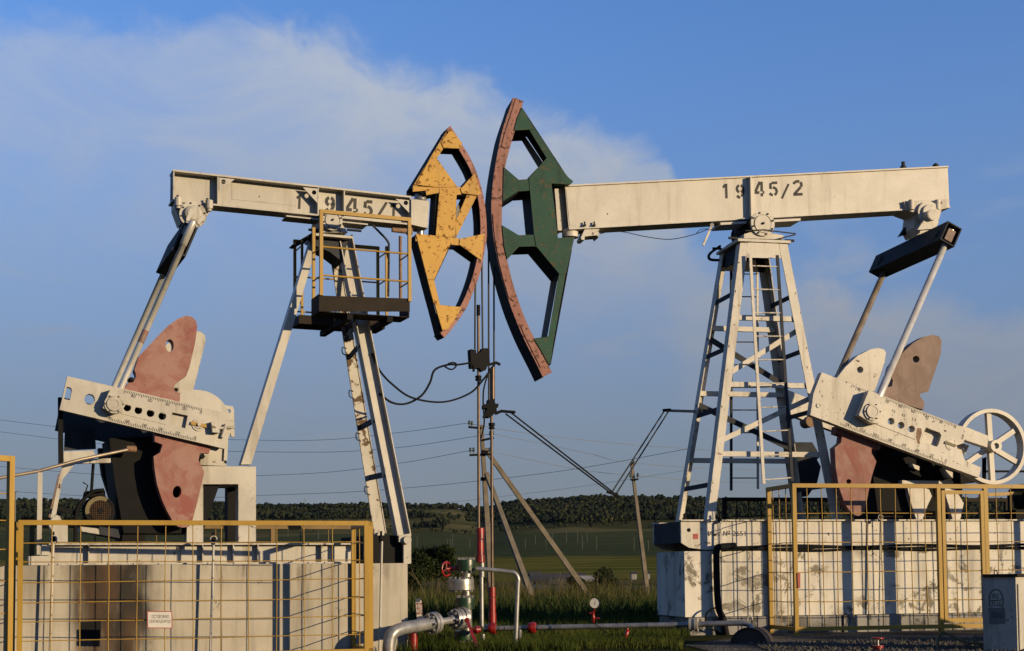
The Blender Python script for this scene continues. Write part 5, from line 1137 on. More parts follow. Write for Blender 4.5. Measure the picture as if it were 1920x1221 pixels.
cfl = zV((-40, 700), (10, 860), (30, 960), (75, 1010), (130, 930), (150, 840), (128, 800), (150, 780), (100, 700))
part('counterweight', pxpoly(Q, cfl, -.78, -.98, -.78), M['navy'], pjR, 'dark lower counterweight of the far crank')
part('crank', pxpoly(Q, zV((-40, 400), (300, 540), (700, 700), (660, 800), (20, 560), (-60, 530)), -.84, -.97, -.84), M['cream_worn'], pjR, 'crank on the far side')
part('wrist_pin_block', fcyl(Q, *Q.un(*zV((90, 582))[0], -.84), .09, -1.05, -.8), M['rust'], pjR)
# gearbox, stand, pulley
part('gearbox', pxpoly(Q, zV((470, 700), (620, 690), (1000, 860), (1040, 930), (960, 940), (960, 1130), (480, 1130), (450, 900)), .40, -.42, .40), M['dark'], pjR)
part('gearbox_shaft', fcyl(Q, *Q.un(*zV((890, 712))[0], .6), .14, -.7, .62), M['dark'], pjR)
for pl, t in ((((640, 930), (655, 1000), (670, 1060), (697, 1142), (732, 1142), (762, 1060), (786, 1010), (765, 960), (762, 930)), .52), (((855, 930), (866, 1010), (882, 1060), (905, 1142), (948, 1142), (968, 1050), (930, 985), (905, 930)), .52)):
    part('pedestal_plate', pxpoly(Q, zV(*pl), t, t - .1, t), M['cream_worn'], pjR)
part('gearbox_flange', pxpoly(Q, zV((615, 918), (910, 922), (905, 938), (615, 938)), .53, .42, .53), M['cream_worn'], pjR)
part('gearbox_lug', pxpoly(Q, zV((662, 820), (715, 838), (713, 862), (662, 840)), .46, .40, .46), M['cream_worn'], pjR)
part('gearbox_lug', pxpoly(Q, zV((845, 850), (905, 872), (905, 905), (875, 905)), .5, .40, .5), M['cream_worn'], pjR)
wc = Q.un(*zD((785, 540))[0], .84); RW = .565
def ring(fr, a, z_, ro, ri, t0, t1, n=56):
    c = lambda r: [(a + r * math.cos(2 * math.pi * k / n), z_ + r * math.sin(2 * math.pi * k / n)) for k in range(n)]
    return MB().prism(fr, c(ro), t0, t1, [c(ri)])
pw = part('belt_pulley', ring(Q, wc[0], wc[1], RW, RW - .055, .66, .84), M['cream'], pjR, 'large six spoked belt pulley')
part('hub', MB().lathe(Q.P(wc[0], .64, wc[1]), Q.v, [(0, .09), (.30, .09), (.30, .045), (.26, .045), (.26, .0001)], 20), M['cream'], pw)
for k in range(6):
    an = R(92 + 60 * k); c_, s_ = math.cos(an), math.sin(an)
    part('spoke', MB().bar(Q.P(wc[0] + .08 * c_, .76, wc[1] + .08 * s_), Q.P(wc[0] + (RW - .05) * c_, .76, wc[1] + (RW - .05) * s_), .07, .075, Q.v), M['cream'], pw)
part('tension_screw', MB().cyl(Q.W(*zD((690, 660))[0], .3), Q.W(*zD((690, 960))[0], .3), .025, 8).cyl(Q.W(*zD((710, 650))[0], .35), Q.W(*zD((705, 960))[0], .35), .014, 8), M['dark'], pjR)
mR = Q.un(1930, 930, .0)
part('motor', MB().lathe(Q.P(mR[0], -.3, mR[1]), Q.v, [(0, .2), (.6, .2), (.6, .12)], 24), M['dark'], pjR)
part('motor_frame', MB().bar(Q.W(1851, 928, .1), Q.W(1960, 922, .1), .06, .05, Q.v), M['yellow'], pjR)
part('motor_frame', MB().bar(Q.W(1895, 926, .1), Q.W(1895, 980, .1), .06, .07, Q.v).bar(Q.W(1895, 965, .1), Q.W(1990, 962, .1), .3, .14, Q.v), M['dark'], pjR)
part('guard_bar', MB().cyl(Q.W(1845, 884, -.6), Q.W(1990, 884, -.6), .02, 6), M['dark'], pjR)

# skid: steel girders on the foundation
g0 = Q.un(1277, 1000, .66)[0]; g1 = g0 + 8.2; zt2 = Q.un(1500, 977, .66)[1]; zb2 = Q.un(1500, 1030, .66)[1]
gp = [(g0, zt2), (g0, zb2 + .10), (g0 + .12, zb2 + .03), (g0 + .35, zb2), (g1, zb2), (g1, zt2)]
for t in (.64, -.62):
    sk = part('skid_girder', MB().prism(Q, gp, t - .02, t + .02), M['cream_worn'], pjR)
    part('flange', MB().fbox(Q, g0 - .01, g1, t - .10, t + .06, zt2, zt2 + .02), M['cream_worn'], sk)
part('skid_end_plate', MB().fbox(Q, g0 + .005, g0 + .02, -.59, .619, zb2 + .1, zt2 - .002), M['navy'], pjR)
part('skid_deck', MB().fbox(Q, g0 + .03, g1, -.59, .60, zt2 - .06, zt2 - .02), M['dark'], pjR)
tx = MB(); o = Q.W(1328, 1005.5, .6625); put_text(tx, 'Инв.№ 2651', o, Q.u * (Q.un(1398, 1005, .6625)[0] - Q.un(1328, 1005.5, .6625)[0]), UP * (Q.un(1360, 995.5, .6625)[1] - Q.un(1360, 1005.5, .6625)[1]))
part('inventory_number', tx, M['ink'], pjR, 'black stencilled inventory number')
part('lift_hole', fcyl(Q, *Q.un(1291.6, 994, .66), .028, .6605, .663), M['black'], pjR)
part('red_mark', MB().fbox(Q, Q.un(1299, 1005, .66)[0], Q.un(1309, 1005, .66)[0], .6605, .662, Q.un(1304, 1011, .66)[1], Q.un(1304, 1001, .66)[1]), M['redink'], pjR)
for px in (1285, 1302, 1318, 1352):
    q = Q.un(px, 974, .6); part('anchor_bolt', MB().lathe(Q.P(q[0], .56, zt2 + .02), UP, [(0, .03), (.03, .03), (.03, .018), (.09, .018)], 6), M['dark'], pjR)
# foundation
fdR = thing('concrete_foundation', 'whitewashed peeling concrete foundation under the right pump jack', 'foundation', Q.P(1, 0, 0))
b0 = Q.un(1284, 1090, .66)[0]; zc1 = zb2 - .02; zc0 = Q.un(1400, 1156, .66)[1]
L_ = (g1 - b0); cuts = [0, Q.un(1441, 1090, .66)[0] - b0, 3.75, 5.9, L_]
for i in range(4):
    part('concrete_block', MB().fbox(Q, b0 + cuts[i] + (.006 if i else 0), b0 + cuts[i + 1] - .006, -.62, .66 - (.004 if i % 2 else 0), zc0 + .004, zc1), M['concrete_r'], fdR)
p0 = Q.un(1293, 1180, .70)[0]; cuts = [0, Q.un(1463, 1180, .70)[0] - p0, 2.35, 4.1, 6.2, g1 - p0]
for i in range(5):
    part('plinth_block', MB().fbox(Q, p0 + cuts[i] + (.008 if i else 0), p0 + cuts[i + 1] - .008, -.68, .70 - (.03 if i % 2 else 0), -.3, zc0 - .004), M['plinth_r'], fdR)
# cables lying in the joint and dropping at the end
for k in range(3):
    P_ = []
    for i in range(26):
        a = b0 + .45 + i * .28; P_.append(Q.P(a, .69 + .012 * math.sin(i * 1.3 + k), zc1 + .015 + k * .026 + .012 * math.sin(i * .9 + k * 2)))
    single('power_cable', MB().tube(bez(P_, 3), .016, 6), M['black'], ['lowest', 'middle', 'top'][k] + ' of three black cables lying along the right foundation joint', 'cable', group='cables on the right foundation')
P_ = bez([Q.W(*p, .76) for p in zW((640, 515), (545, 522), (515, 545), (515, 700), (520, 850), (530, 940), (560, 1010), (575, 1090), (600, 1190), (620, 1260))], 5)
single('cable_bundle', MB().tube(P_, .05, 8), M['black'], 'thick black cable bundle hanging down the right foundation', 'cable')
P_ = bez([Q.W(*p, .80) for p in zW((545, 925), (490, 935), (450, 965), (440, 1010), (450, 1060), (510, 1085), (545, 1105), (520, 1105), (500, 1060))], 5)
single('cable_loop', MB().tube(P_, .014, 6), M['black'], 'loose black cable loop at the foot of the right foundation', 'cable')
# ---------------------------------------------------------------- bridles and polished rods
def rope(p0, p1, r): return MB().tube([p0, p1], r, 6)
bL = thing('bridle', 'steel ropes, carrier bar and polished rod hanging from the yellow head', 'well rod', L.P(.05, 0, 0), 'rods hanging from the horse heads')
cz = lambda y: L.un(900, y, 0)[1]
aL = L.un(897.5, 700, 0)[0]
Lr = [L.W(890, 655, .1), L.W(903, 655, -.1)]
part('wire_rope', rope(L.W(890.5, 655, .09), L.W(891.5, 470, .09), .012), M['rope'], bL)
part('wire_rope', rope(L.W(905, 655, -.09), L.W(903, 440, -.09), .012), M['rope'], bL)
cb = part('carrier_bar', pxpoly(L, [(882, 655), (893, 656), (893, 662), (901, 661), (905, 653), (917, 653), (919, 685), (914, 687), (911, 694), (904, 697), (899, 690), (893, 690), (884, 690)], .05, -.06, .05), M['black'], bL)
part('rope_socket', MB().cyl(L.W(888, 697, .05), L.W(888, 685, .05), .016, 8), M['black'], cb)
part('polished_rod', MB().cyl(L.W(897.5, 995, 0), L.W(897, 585, 0), .018, 10), M['rod_brown'], bL)
part('rod_cap', MB().cyl(L.W(897, 592, 0), L.W(897, 572, 0), .024, 8), M['black'], bL)
part('rod_clamp', MB().lathe(L.W(897, 714, 0), UP, [(0, .04), (.03, .04), (.03, .03), (.04, .03), (.04, .042), (.065, .042)], 12), M['black'], bL)
bR = thing('bridle', 'steel ropes, carrier bar and polished rod hanging from the green head', 'well rod', Q.P(-5.6, 0, 0), 'rods hanging from the horse heads')
part('wire_rope', rope(Q.W(916.5, 750, .09), Q.W(916, 470, .09), .013), M['rope'], bR)
part('wire_rope', rope(Q.W(926.5, 750, -.02), Q.W(926, 500, -.02), .013), M['rope'], bR)
cb = part('carrier_bar', pxpoly(Q, [(908, 758), (916, 757), (917, 748), (927, 748), (929, 757), (935, 757), (934, 764), (931, 766), (932, 772), (920, 782), (909, 781), (912, 772), (914, 766), (908, 765)], .08, -.12, .08), M['black'], bR)
part('arm_bracket', MB().tube([Q.W(928, 776, .05), Q.W(940, 771, .05), Q.W(966, 773, .05)], .022, 7), M['black'], cb)
part('polished_rod', MB().cyl(Q.W(923, 1104, .02), Q.W(921, 690, .02), .021, 10), M['rod_brown'], bR)
part('rod_sleeve', MB().cyl(Q.W(924, 755, .03), Q.W(924, 688, .03), .03, 8), M['rod_brown'], bR)
part('rod_clamp', MB().lathe(Q.W(922, 805, .02), UP, [(0, .042), (.03, .042), (.03, .03), (.045, .03), (.045, .046), (.09, .046)], 12), M['black'], bR)
part('rope_clip', MB().tube([Q.W(917, 684, .08), Q.W(930, 680, .05), Q.W(938, 684, .05)], .022, 6), M['black'], bR)
# hinged dynamometer arms
ar = thing('hinged_arm', 'folding pair of thin arms from the right rod to the right tower', 'linkage', Q.P(-3.6, 0, 0))
for dx, dy in ((0, 0), (9, -3)):
    part('arm_bar', MB().cyl(Q.W(948 + dx, 776 + dy, 0), Q.W(1142 + dx * .9, 922 + dy * -.6, -.2), .012, 6), M['black'], ar)
    part('arm_bar', MB().cyl(Q.W(1146 + dx, 925 + dy * -.5, -.2), Q.W(1246 + dx * .8, 770 + dy * -.6, -.5), .011, 6), M['navy'], ar)
    part('arm_bar', MB().cyl(Q.W(1246 + dx, 771 + dy * .7, -.5), Q.W(1335, 774 + dy, -.66), .012, 6), M['silver_worn'], ar)
part('hinge', MB().bar(Q.W(1138, 922, -.2), Q.W(1158, 928, -.2), .05, .04, Q.v), M['black'], ar)
part('hinge', MB().bar(Q.W(1243, 769, -.5), Q.W(1257, 768, -.5), .05, .03, Q.v), M['black'], ar)
# hoses of the left machine
single('flexible_hose', MB().tube(bez([L.W(x, y, t) for x, y, t in ((697, 662, .3), (712, 695, .3), (737, 722, .28), (773, 746, .2), (830, 754, .1), (880, 738, .05), (906, 712, .05), (928, 682, .0))], 7), .013, 6), M['dark'], 'long sagging black hose from the left tower leg to the carrier bars', 'hose')
single('flexible_hose', MB().tube(bez([L.W(x, y, t) for x, y, t in ((711, 738, .35), (735, 755, .3), (762, 757, .2), (790, 742, .1), (806, 718, .1), (815, 694, .1), (840, 684, .05), (858, 684, .05), (885, 680, .05))], 7), .014, 6), M['dark'], 'short black hose looping up to the left carrier bar', 'hose')
single('hose_loop', MB().tube(bez([L.W(x, y, .12) for x, y in ((832, 686), (842, 692), (850, 692), (856, 684), (850, 680), (840, 682))], 5), .011, 6), M['dark'], 'small twisted black hose loop left of the left carrier bar', 'hose')
single('flexible_hose', MB().tube(bez([Q.W(x, y, .12) for x, y in ((922, 690), (914, 705), (907, 730), (906, 760), (908, 790), (905, 810), (902, 822))], 6), .012, 6), M['dark'], 'black hose hanging between the two well rods', 'hose')

# ---------------------------------------------------------------- fences
def wfence(name, label, fr, a0, a1, z0, z1, cols, rows, fw, wr, parent_posts=(), group='yellow mesh fences'):
    o = thing(name, label, 'fence', fr.P((a0 + a1) / 2, 0, 0), group)
    rngf = random.Random(len(label))
    part('rail', MB().fbox(fr, a0, a1, -fw / 2, fw / 2, z1 - fw, z1), M['yellow'], o)
    part('rail', MB().fbox(fr, a0, a1, -fw / 2, fw / 2, z0, z0 + fw), M['yellow'], o)
    for a in parent_posts: part('post', MB().fbox(fr, a, a + fw, -fw / 2 + .002, fw / 2 + .002, 0, z1 - .002), M['yellow'], o)
    for a in cols: part('wire', MB().tube([fr.P(a + rngf.uniform(-.003, .003), -.012, z0 + .01 + (z1 - z0 - .02) * k / 4) + fr.u * rngf.uniform(-.004, .004) for k in range(5)], wr, 5), M['yellow'], o)
    for z_ in rows: part('wire', MB().tube([fr.P(a0 + (a1 - a0) * k / 6, -.012 - 2 * wr, z_ + rngf.uniform(-.006, .006)) for k in range(7)], wr, 5), M['yellow'], o)
    return o
A = atY(33, 1100, 14.2); B = atY(691, 1100, 15.3)
FL = Fr(A.x, A.y, math.atan2(B.y - A.y, B.x - A.x))
fa1 = (B - A).length * 1.0; fa1 = (Vector((B.x, B.y, 0)) - Vector((A.x, A.y, 0))).length
zt = (FL.un(40, 978.5, 0)[1] + FL.un(680, 974, 0)[1]) / 2
cols = [FL.un(x, 1100, 0)[0] for x in (96, 150, 204, 257, 310, 362, 414.5, 466.5, 519, 570.5, 624)]
rows = [FL.un(350, y, 0)[1] for y in (1017, 1052, 1089, 1126, 1161, 1197, 1233)]
fL = wfence('mesh_fence', 'yellow wire mesh fence in front of the left foundation', FL, 0, fa1, 0.05, zt, cols, rows, .050, .0054, (0, fa1 - .05))
# side return at the right end of it
SR = Fr(*(FL.P(fa1 + .035, -.02, 0).to_2d()), math.atan2(FL.v.y, FL.v.x) + math.pi)
wfence('mesh_fence', 'short yellow fence return at the right end of the left fence', SR, 0.03, 1.05, .05, zt - .005, [.3, .6, .85], rows, .05, .006, (0.03, 1.0))
# left end: dark return and a nearer taller panel
SL = Fr(*(FL.P(-.05, -.03, 0).to_2d()), math.atan2(FL.v.y, FL.v.x) + math.pi)
wfence('mesh_fence', 'short yellow fence return at the left end of the left fence', SL, 0.03, 1.3, .05, zt - .01, [.3, .6, .9], rows, .05, .006, (0.03, 1.2))
A = atY(-160, 1100, 12.9); B = atY(22, 1100, 13.7); F2 = Fr(A.x, A.y, math.atan2(B.y - A.y, B.x - A.x)); w2 = (Vector((B.x - A.x, B.y - A.y, 0))).length
z2t = F2.un(15, 855, 0)[1]
wfence('mesh_fence', 'tall yellow fence panel cut off by the left picture edge', F2, 0, w2, .05, z2t, [w2 - .35], [F2.un(10, y, 0)[1] for y in (926, 976, 1030, 1090, 1150)], .055, .006, (0, w2 - .055))
# hydrogen sulphide sign
sg = single('warning_sign', pxpoly(FL, [(275.5, 1146), (323, 1146), (323.5, 1178.5), (276, 1178)], .02, .012, .018), M['redink'], 'small white red framed warning sign wired to the left mesh fence', 'sign')
part('face', pxpoly(FL, [(277.3, 1147.6), (321.3, 1147.6), (321.7, 1176.9), (277.7, 1176.5)], .02, .0181, .0195), M['white'], sg)
tx = MB()
for s_, x0, x1, y0, y1 in (('ОСТОРОЖНО', 284.5, 316.5, 1153, 1159.5), ('СЕРОВОДОРОД!', 280, 320, 1162.2, 1169)):
    o = FL.W(x0, y1, .0205); put_text(tx, s_, o, FL.W(x1, y1, .0205) - o, FL.W(x0, y0, .0205) - o)
part('lettering', tx, M['ink'], sg)
# right fence with gate
FT = 1.60
zt = (Q.un(1500, 906.5, FT)[1] + Q.un(1900, 909, FT)[1]) / 2; zb = (Q.un(1520, 1184, FT)[1] + Q.un(1800, 1177, FT)[1]) / 2
FRt = Fr(*(Q.P(0, FT, 0).to_2d()), R(12))
ua = lambda x, y=1000: FRt.un(x, y, 0)[0]
colsx = [1515, 1543, 1570, 1598, 1626, 1653, 1681, 1709, 1736]
rowsz = [FRt.un(1640, y, 0)[1] for y in (962.5, 1017, 1072, 1127)]
wfence('mesh_fence', 'yellow mesh fence panel left of the gate on the right foundation', FRt, ua(1486), ua(1757), zb, zt, [ua(x) for x in colsx], rowsz, .056, .0066, (ua(1486),))
gt = thing('fence_gate', 'narrow yellow mesh gate in the right fence', 'gate', FRt.P(ua(1800), 0, 0))
x0, x1, x2, x3 = ua(1757), ua(1764.5), ua(1839), ua(1845)
part('post', MB().fbox(FRt, x0, x0 + .055, -.03, .03, 0, zt), M['yellow'], gt); part('post', MB().fbox(FRt, x3, x3 + .06, -.03, .03, 0, zt), M['yellow'], gt)
part('lintel', MB().fbox(FRt, x0 + .056, x3 - .001, -.03, .03, zt - .06, zt), M['yellow'], gt)
lf = part('gate_leaf', MB().fbox(FRt, x0 + .065, x0 + .115, -.012, .038, zb + .08, zt - .09), M['yellow'], gt)
part('frame', MB().fbox(FRt, x3 - .06, x3 - .01, -.012, .038, zb + .08, zt - .09), M['yellow'], lf)
part('frame', MB().fbox(FRt, x0 + .116, x3 - .061, -.012, .038, zt - .14, zt - .09), M['yellow'], lf)
part('frame', MB().fbox(FRt, x0 + .116, x3 - .061, -.012, .038, zb + .08, zb + .14), M['yellow'], lf)
part('sill', MB().fbox(FRt, x0 + .056, x3 - .001, -.03, .03, zb, zb + .06), M['yellow'], gt)
for x in (1792, 1813): part('wire', MB().cyl(FRt.P(ua(x), 0, zb + .1), FRt.P(ua(x), 0, zt - .1), .0075, 5), M['yellow'], lf)
for z_ in rowsz: part('wire', MB().cyl(FRt.P(x0 + .07, .004, z_), FRt.P(x3 - .02, .004, z_), .0075, 5), M['yellow'], lf)
xe = ua(1930) + 1.4
wfence('mesh_fence', 'yellow mesh fence panel right of the gate behind the electrical cabinet', FRt, x3 + .062, xe, zb, zt, [ua(x) for x in (1871, 1898, 1925, 1952, 1980)], rowsz, .056, .0066, (xe - .06,))
SF = Fr(*(FRt.P(ua(1486) + .03, -.032, 0).to_2d()), R(12) - math.pi / 2 + math.pi)
SF = Fr(*(FRt.P(ua(1486) + .03, -.032, 0).to_2d()), R(12) + math.pi / 2)
wfence('mesh_fence', 'yellow fence return at the left corner of the right fence', SF, 0, .90, zb, zt, [.22, .45, .68], rowsz + [(rowsz[0] + zt) / 2 - .06], .056, .0066, (.84,))
single('fence_plate', pxpoly(FRt, [(1495.5, 1074), (1501, 1074), (1501, 1103), (1496.5, 1103)], .05, .034, .044), M['redink'], 'small dark red plate on the right fence corner post', 'plate')
# rear rails behind the machines
def rear(fr, t, a0, a1, z0, z1, step, label, m_):
    o = thing('rear_fence', label, 'fence', fr.P((a0 + a1) / 2, t, 0), 'rear fences behind the machines'); r = Fr(*(fr.P(0, t, 0).to_2d()), math.atan2(fr.u.y, fr.u.x))
    part('rail', MB().fbox(r, a0, a1, -.03, .03, z1 - .06, z1), m_, o); part('rail', MB().fbox(r, a0, a1, -.03, .03, z0, z0 + .05), m_, o)
    n = int((a1 - a0) / step)
    for k in range(n + 1):
        a = a0 + k * step; post_ = k % 8 == 0
        part('post' if post_ else 'wire', MB().fbox(r, a - .03, a + .03, -.028, .028, 0, z1 - .002) if post_ else MB().cyl(r.P(a, 0, z0), r.P(a, 0, z1 - .03), .009, 5), m_, o)
    for f in (.3, .55, .8): part('wire', MB().cyl(r.P(a0, .02, z0 + (z1 - z0) * f), r.P(a1, .02, z0 + (z1 - z0) * f), .007, 5), m_, o)
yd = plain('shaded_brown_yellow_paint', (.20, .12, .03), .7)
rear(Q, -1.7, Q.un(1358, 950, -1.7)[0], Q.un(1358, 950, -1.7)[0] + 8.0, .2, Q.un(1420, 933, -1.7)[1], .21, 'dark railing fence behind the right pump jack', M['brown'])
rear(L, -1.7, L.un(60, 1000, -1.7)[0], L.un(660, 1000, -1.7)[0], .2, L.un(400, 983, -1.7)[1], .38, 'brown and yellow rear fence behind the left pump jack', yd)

# ---------------------------------------------------------------- tie rods with ring tops
def tie_rod(fr, px, y0, px1, y1, t, label, ring=True, m_=None):
    A = fr.W(px, y0, t); B = fr.W(px1, y1, t); o = thing('tie_rod', label, 'rod', Vector((B.x, B.y, 0)), 'ring topped rods on the foundations')
    part('rod', MB().cyl(Vector((B.x, B.y, min(B.z, 0))) if y1 > 1200 else B, A, .014, 8), m_ or M['silver'], o)
    if ring: part('ring', MB().tube([A + Vector((0, 0, .04)) + (fr.u * math.cos(x) + UP * math.sin(x)) * .036 for x in np.linspace(0, 2 * math.pi, 17)], .007, 6), M['silver'], o)
    part('head', MB().lathe(A + Vector((0, 0, -.02)) - fr.v * .03, UP, [(0, .022), (.05, .03), (.09, .03), (.09, .014), (.14, .014)], 8), M['black'], o)
tie_rod(L, 100, 1018, 93, 1225, .98, 'silver ring topped rod at the left end of the left foundation')
tie_rod(L, 400.5, 1018, 394, 1225, .98, 'silver ring topped rod in the middle of the left foundation')
tie_rod(L, 716, 1015, 711.5, 1225, .98, 'silver rod under the black foot of the left tower', False)
tie_rod(Q, 1651, 975, 1649, 1150, .80, 'silver ring topped rod behind the right fence panel')
tie_rod(Q, 1351, 978, 1350, 1036, .74, 'short silver rod at the left end of the right girder', False)

# ---------------------------------------------------------------- wellheads
WL = Fr(*(atY(868, 1150, 17.0).to_2d()), R(0))
wl = thing('wellhead', 'green and silver flanged wellhead tree of the left well', 'wellhead', Vector((WL.O.x, WL.O.y, 0)), 'wellheads')
def zz_(y): return atY(868, y, 17.0).z
def X_(px): return atY(px, 1130, 17.0).x - WL.O.x
s17 = 17.0 / FPX
def stack(name, px, y0, y1, rpx, m_, n=26, parent=wl, Y=17.0, prof=None):
    c = atY(px, y1, Y); h = (y1 - y0) * Y / FPX; r = rpx * Y / FPX
    return part(name, MB().lathe(c, UP, prof(h, r) if prof else [(0, r * .97), (.006, r), (h - .006, r), (h, r * .97)], n), m_, parent)
def fl2(h, r): return [(0, r * .98), (h * .44, r), (h * .44, r * .9), (h * .54, r * .9), (h * .54, r), (h, r * .98)]
def studs(px, y, rpx, k, hpx, up, Y=17.0, parent=wl):
    c = atY(px, y, Y); part('studs', MB().bolts(c, UP if up else -UP, rpx * Y / FPX, k, 2.0 * Y / FPX, hpx * Y / FPX, .2), M['bright'], parent)
stack('flange', 874, 1050, 1070, 18, M['flange_green'], prof=fl2); studs(874, 1050, 14.5, 10, 4.5, True); studs(874, 1070, 14.5, 10, 4, False)
stack('neck', 875, 1070, 1088, 8.5, M['bright'])
stack('flange', 864, 1086, 1106, 25, M['bright'], prof=lambda h, r: [(0, r), (h * .5, r), (h * .5, r * .985), (h * .54, r * .985), (h * .54, r), (h, r * .985)]); studs(864, 1086, 21, 14, 4.5, True); studs(864, 1106, 21, 14, 4, False)
stack('neck', 875, 1106, 1121, 6.5, M['bright'])
stack('flange', 872, 1121, 1142, 18, M['flange_green'], prof=fl2); studs(872, 1121, 14.5, 10, 4.5, True)
stack('body', 874, 1142, 1183, 11, M['bright'])
stack('flange', 870, 1183, 1200, 18, M['flange_green'], prof=fl2); studs(870, 1200, 14.5, 10, 4, False)
stack('neck', 872, 1198, 1208, 9, M['bright'])
bz_ = atY(868, 1225, 17.0)
part('casing_body', MB().lathe(bz_ - Vector((0, 0, .35)), UP, [(0, .2), (.25, .2), (.33, .19), (.40, .14), (.45, .06)], 24).cyl(bz_ + Vector((-.32, 0, -.02)), bz_ + Vector((.28, 0, -.02)), .085, 18), M['pipe'], wl)
part('side_flange', MB().lathe(bz_ + Vector((-.36, -.03, -.02)), Vector((1, -.2, 0)), [(0, .115), (.07, .115)], 22), M['pipe'], wl)
part('side_flange', MB().lathe(bz_ + Vector((-.58, -.03, -.05)), Vector((1, -.2, 0)), [(0, .1), (.06, .1)], 22), M['pipe'], wl)
part('grease_cap', MB().lathe(bz_ + Vector((.02, -.19, .0)), Vector((0, -1, 0)), [(0, .09), (.02, .09), (.02, .08)], 20), M['pipe'], wl)
# side outlet: flanges facing left-front and the flow pipe
ax = Vector((-.80, -.58, -.06)).normalized(); c0_ = atY(874, 1158, 16.9)
so_ = part('outlet_flange', MB().lathe(c0_ + ax * .02, ax, [(0, .135), (.05, .135), (.05, .06), (.1, .06)], 28), M['pipe'], wl); part('studs', MB().bolts(c0_ + ax * .07, ax, .11, 12, .014, .03), M['bright'], so_)
c1_ = atY(857, 1161, 16.75)
of2 = part('outlet_flange', MB().lathe(c1_, ax, [(-.055, .125), (-.012, .125), (-.012, .118), (-.002, .118), (-.002, .125), (.045, .125), (.045, .07), (.10, .055)], 28), M['pipe'], wl); part('studs', MB().bolts(c1_ + ax * .045, ax, .10, 8, .015, .035), M['bright'], of2)
c2_ = atY(812, 1168.5, 16.45); ax2 = (c2_ - c1_).normalized()
part('flow_pipe', MB().cyl(c1_ + ax2 * .05, c2_, .042, 16), M['pipe'], wl)
of3 = part('outlet_flange', MB().lathe(c2_, ax2, [(-.05, .13), (-.008, .13), (-.008, .122), (.002, .122), (.002, .13), (.045, .13), (.045, .1), (.09, .072)], 28), M['pipe'], wl); part('studs', MB().bolts(c2_ + ax2 * .045, ax2, .105, 8, .016, .035), M['bright'], of3)
e0 = c2_ + ax2 * .06; e1 = atY(757, 1178, 16.05)
fp = part('flow_pipe', MB().tube(bez([e0, e0.lerp(e1, .5), e1, atY(738, 1186, 15.93), atY(730, 1204, 15.9), atY(729, 1240, 15.9), atY(729, 1290, 15.9)], 6), .073, 20), M['pipe'], wl, 'bent silver flow pipe')
for f in (.35, .9): part('weld_ring', MB().tube([e0.lerp(e1, f), e0.lerp(e1, f) + ax2 * .012], .0755, 20), M['pipe'], fp)
# red handwheel
hw = atY(837, 1067, 16.95); hax = Vector((.80, -.6, 0)).normalized(); hu = hax.cross(UP).normalized()
wh = part('handwheel', MB().tube([hw + (hu * math.cos(x) + UP * math.sin(x)) * .085 for x in np.linspace(0, 2 * math.pi, 25)], .012, 7), M['red'], wl)
for k in range(3):
    an = R(90 + 120 * k); part('spoke', MB().cyl(hw, hw + (hu * math.cos(an) + UP * math.sin(an)) * .09, .009, 6), M['red'], wh)
part('stem', MB().tube([hw, atY(845, 1066, 17), atY(851, 1066, 17), atY(858, 1066, 17)], [.012, .02, .03, .02], 10), M['red'], wl)
lv = part('valve_lever', MB().bar(atY(876, 1164, 16.6), atY(896, 1215, 16.5), .02, .035, Vector((0, 1, 0))).lathe(atY(876, 1163, 16.62), Vector((-.3, -1, 0)), [(0, .03), (.03, .03)], 12), M['red'], wl)
part('red_valve', MB().lathe(atY(775, 1180, 16.5) - Vector((0, 0, .25)), UP, [(0, .05), (.2, .05), (.25, .03)], 12), M['red'], wl)
part('red_valve', MB().lathe(atY(894, 1181, 16.8), Vector((1, 0, 0)), [(-.05, .03), (0, .05), (.05, .03)], 12), M['red'], wl)
# grey bleed pipe
gp_ = [atY(893, 1066.5, 16.9), atY(925, 1069, 16.9), atY(953, 1072, 16.9), atY(965, 1074.5, 16.9), atY(971.5, 1085, 16.9), atY(971, 1100, 16.9), atY(968.5, 1160, 16.9), atY(966, 1235, 16.9)]
single('bent_pipe', MB().tube(bez(gp_, 5), .026, 12), M['pipe'], 'silver bent pipe arching from the left wellhead down to the ground', 'pipe')
single('stand_pipe', MB().tube([atY(974, 1240, 17.3), atY(974, 1196, 17.3), atY(974, 1195.9, 17.3), atY(974.5, 1181, 17.3)], [.019, .019, .025, .025], 10), M['pipe'], 'short silver stand pipe beside the bent pipe', 'pipe')
# stuffing boxes of both rods
def redbox(px, ys, rs, Y, parent):
    for (y0, y1), r in zip(ys, rs): stack('gland', px, y0, y1, r, M['red'], parent=parent, Y=Y)
sL = thing('stuffing_box', 'tall red stuffing box on a silver pipe around the left rod', 'stuffing box', atY(900.5, 1290, 17.75), 'red stuffing boxes')
redbox(900.5, [(990, 1011), (1012, 1042), (1041, 1055)], [7.3, 6.8, 8.6], 17.75, sL)
stack('pipe', 903.5, 1055, 1082, 4.8, M['pipe'], parent=sL, Y=17.75); stack('pipe', 903.5, 1082, 1175, 3.8, M['pipe'], parent=sL, Y=17.75); stack('pipe', 906, 1190, 1240, 4, M['pipe'], parent=sL, Y=17.75)
stack('coupling', 907, 1205, 1214, 6, M['bright'], parent=sL, Y=17.75)
sR = thing('stuffing_box', 'lower red stuffing box around the right rod', 'stuffing box', atY(923, 1290, 18.6), 'red stuffing boxes')
redbox(923, [(1101, 1120), (1121, 1150), (1149, 1168), (1168, 1188)], [6.2, 6.6, 7.5, 7.2], 18.6, sR)
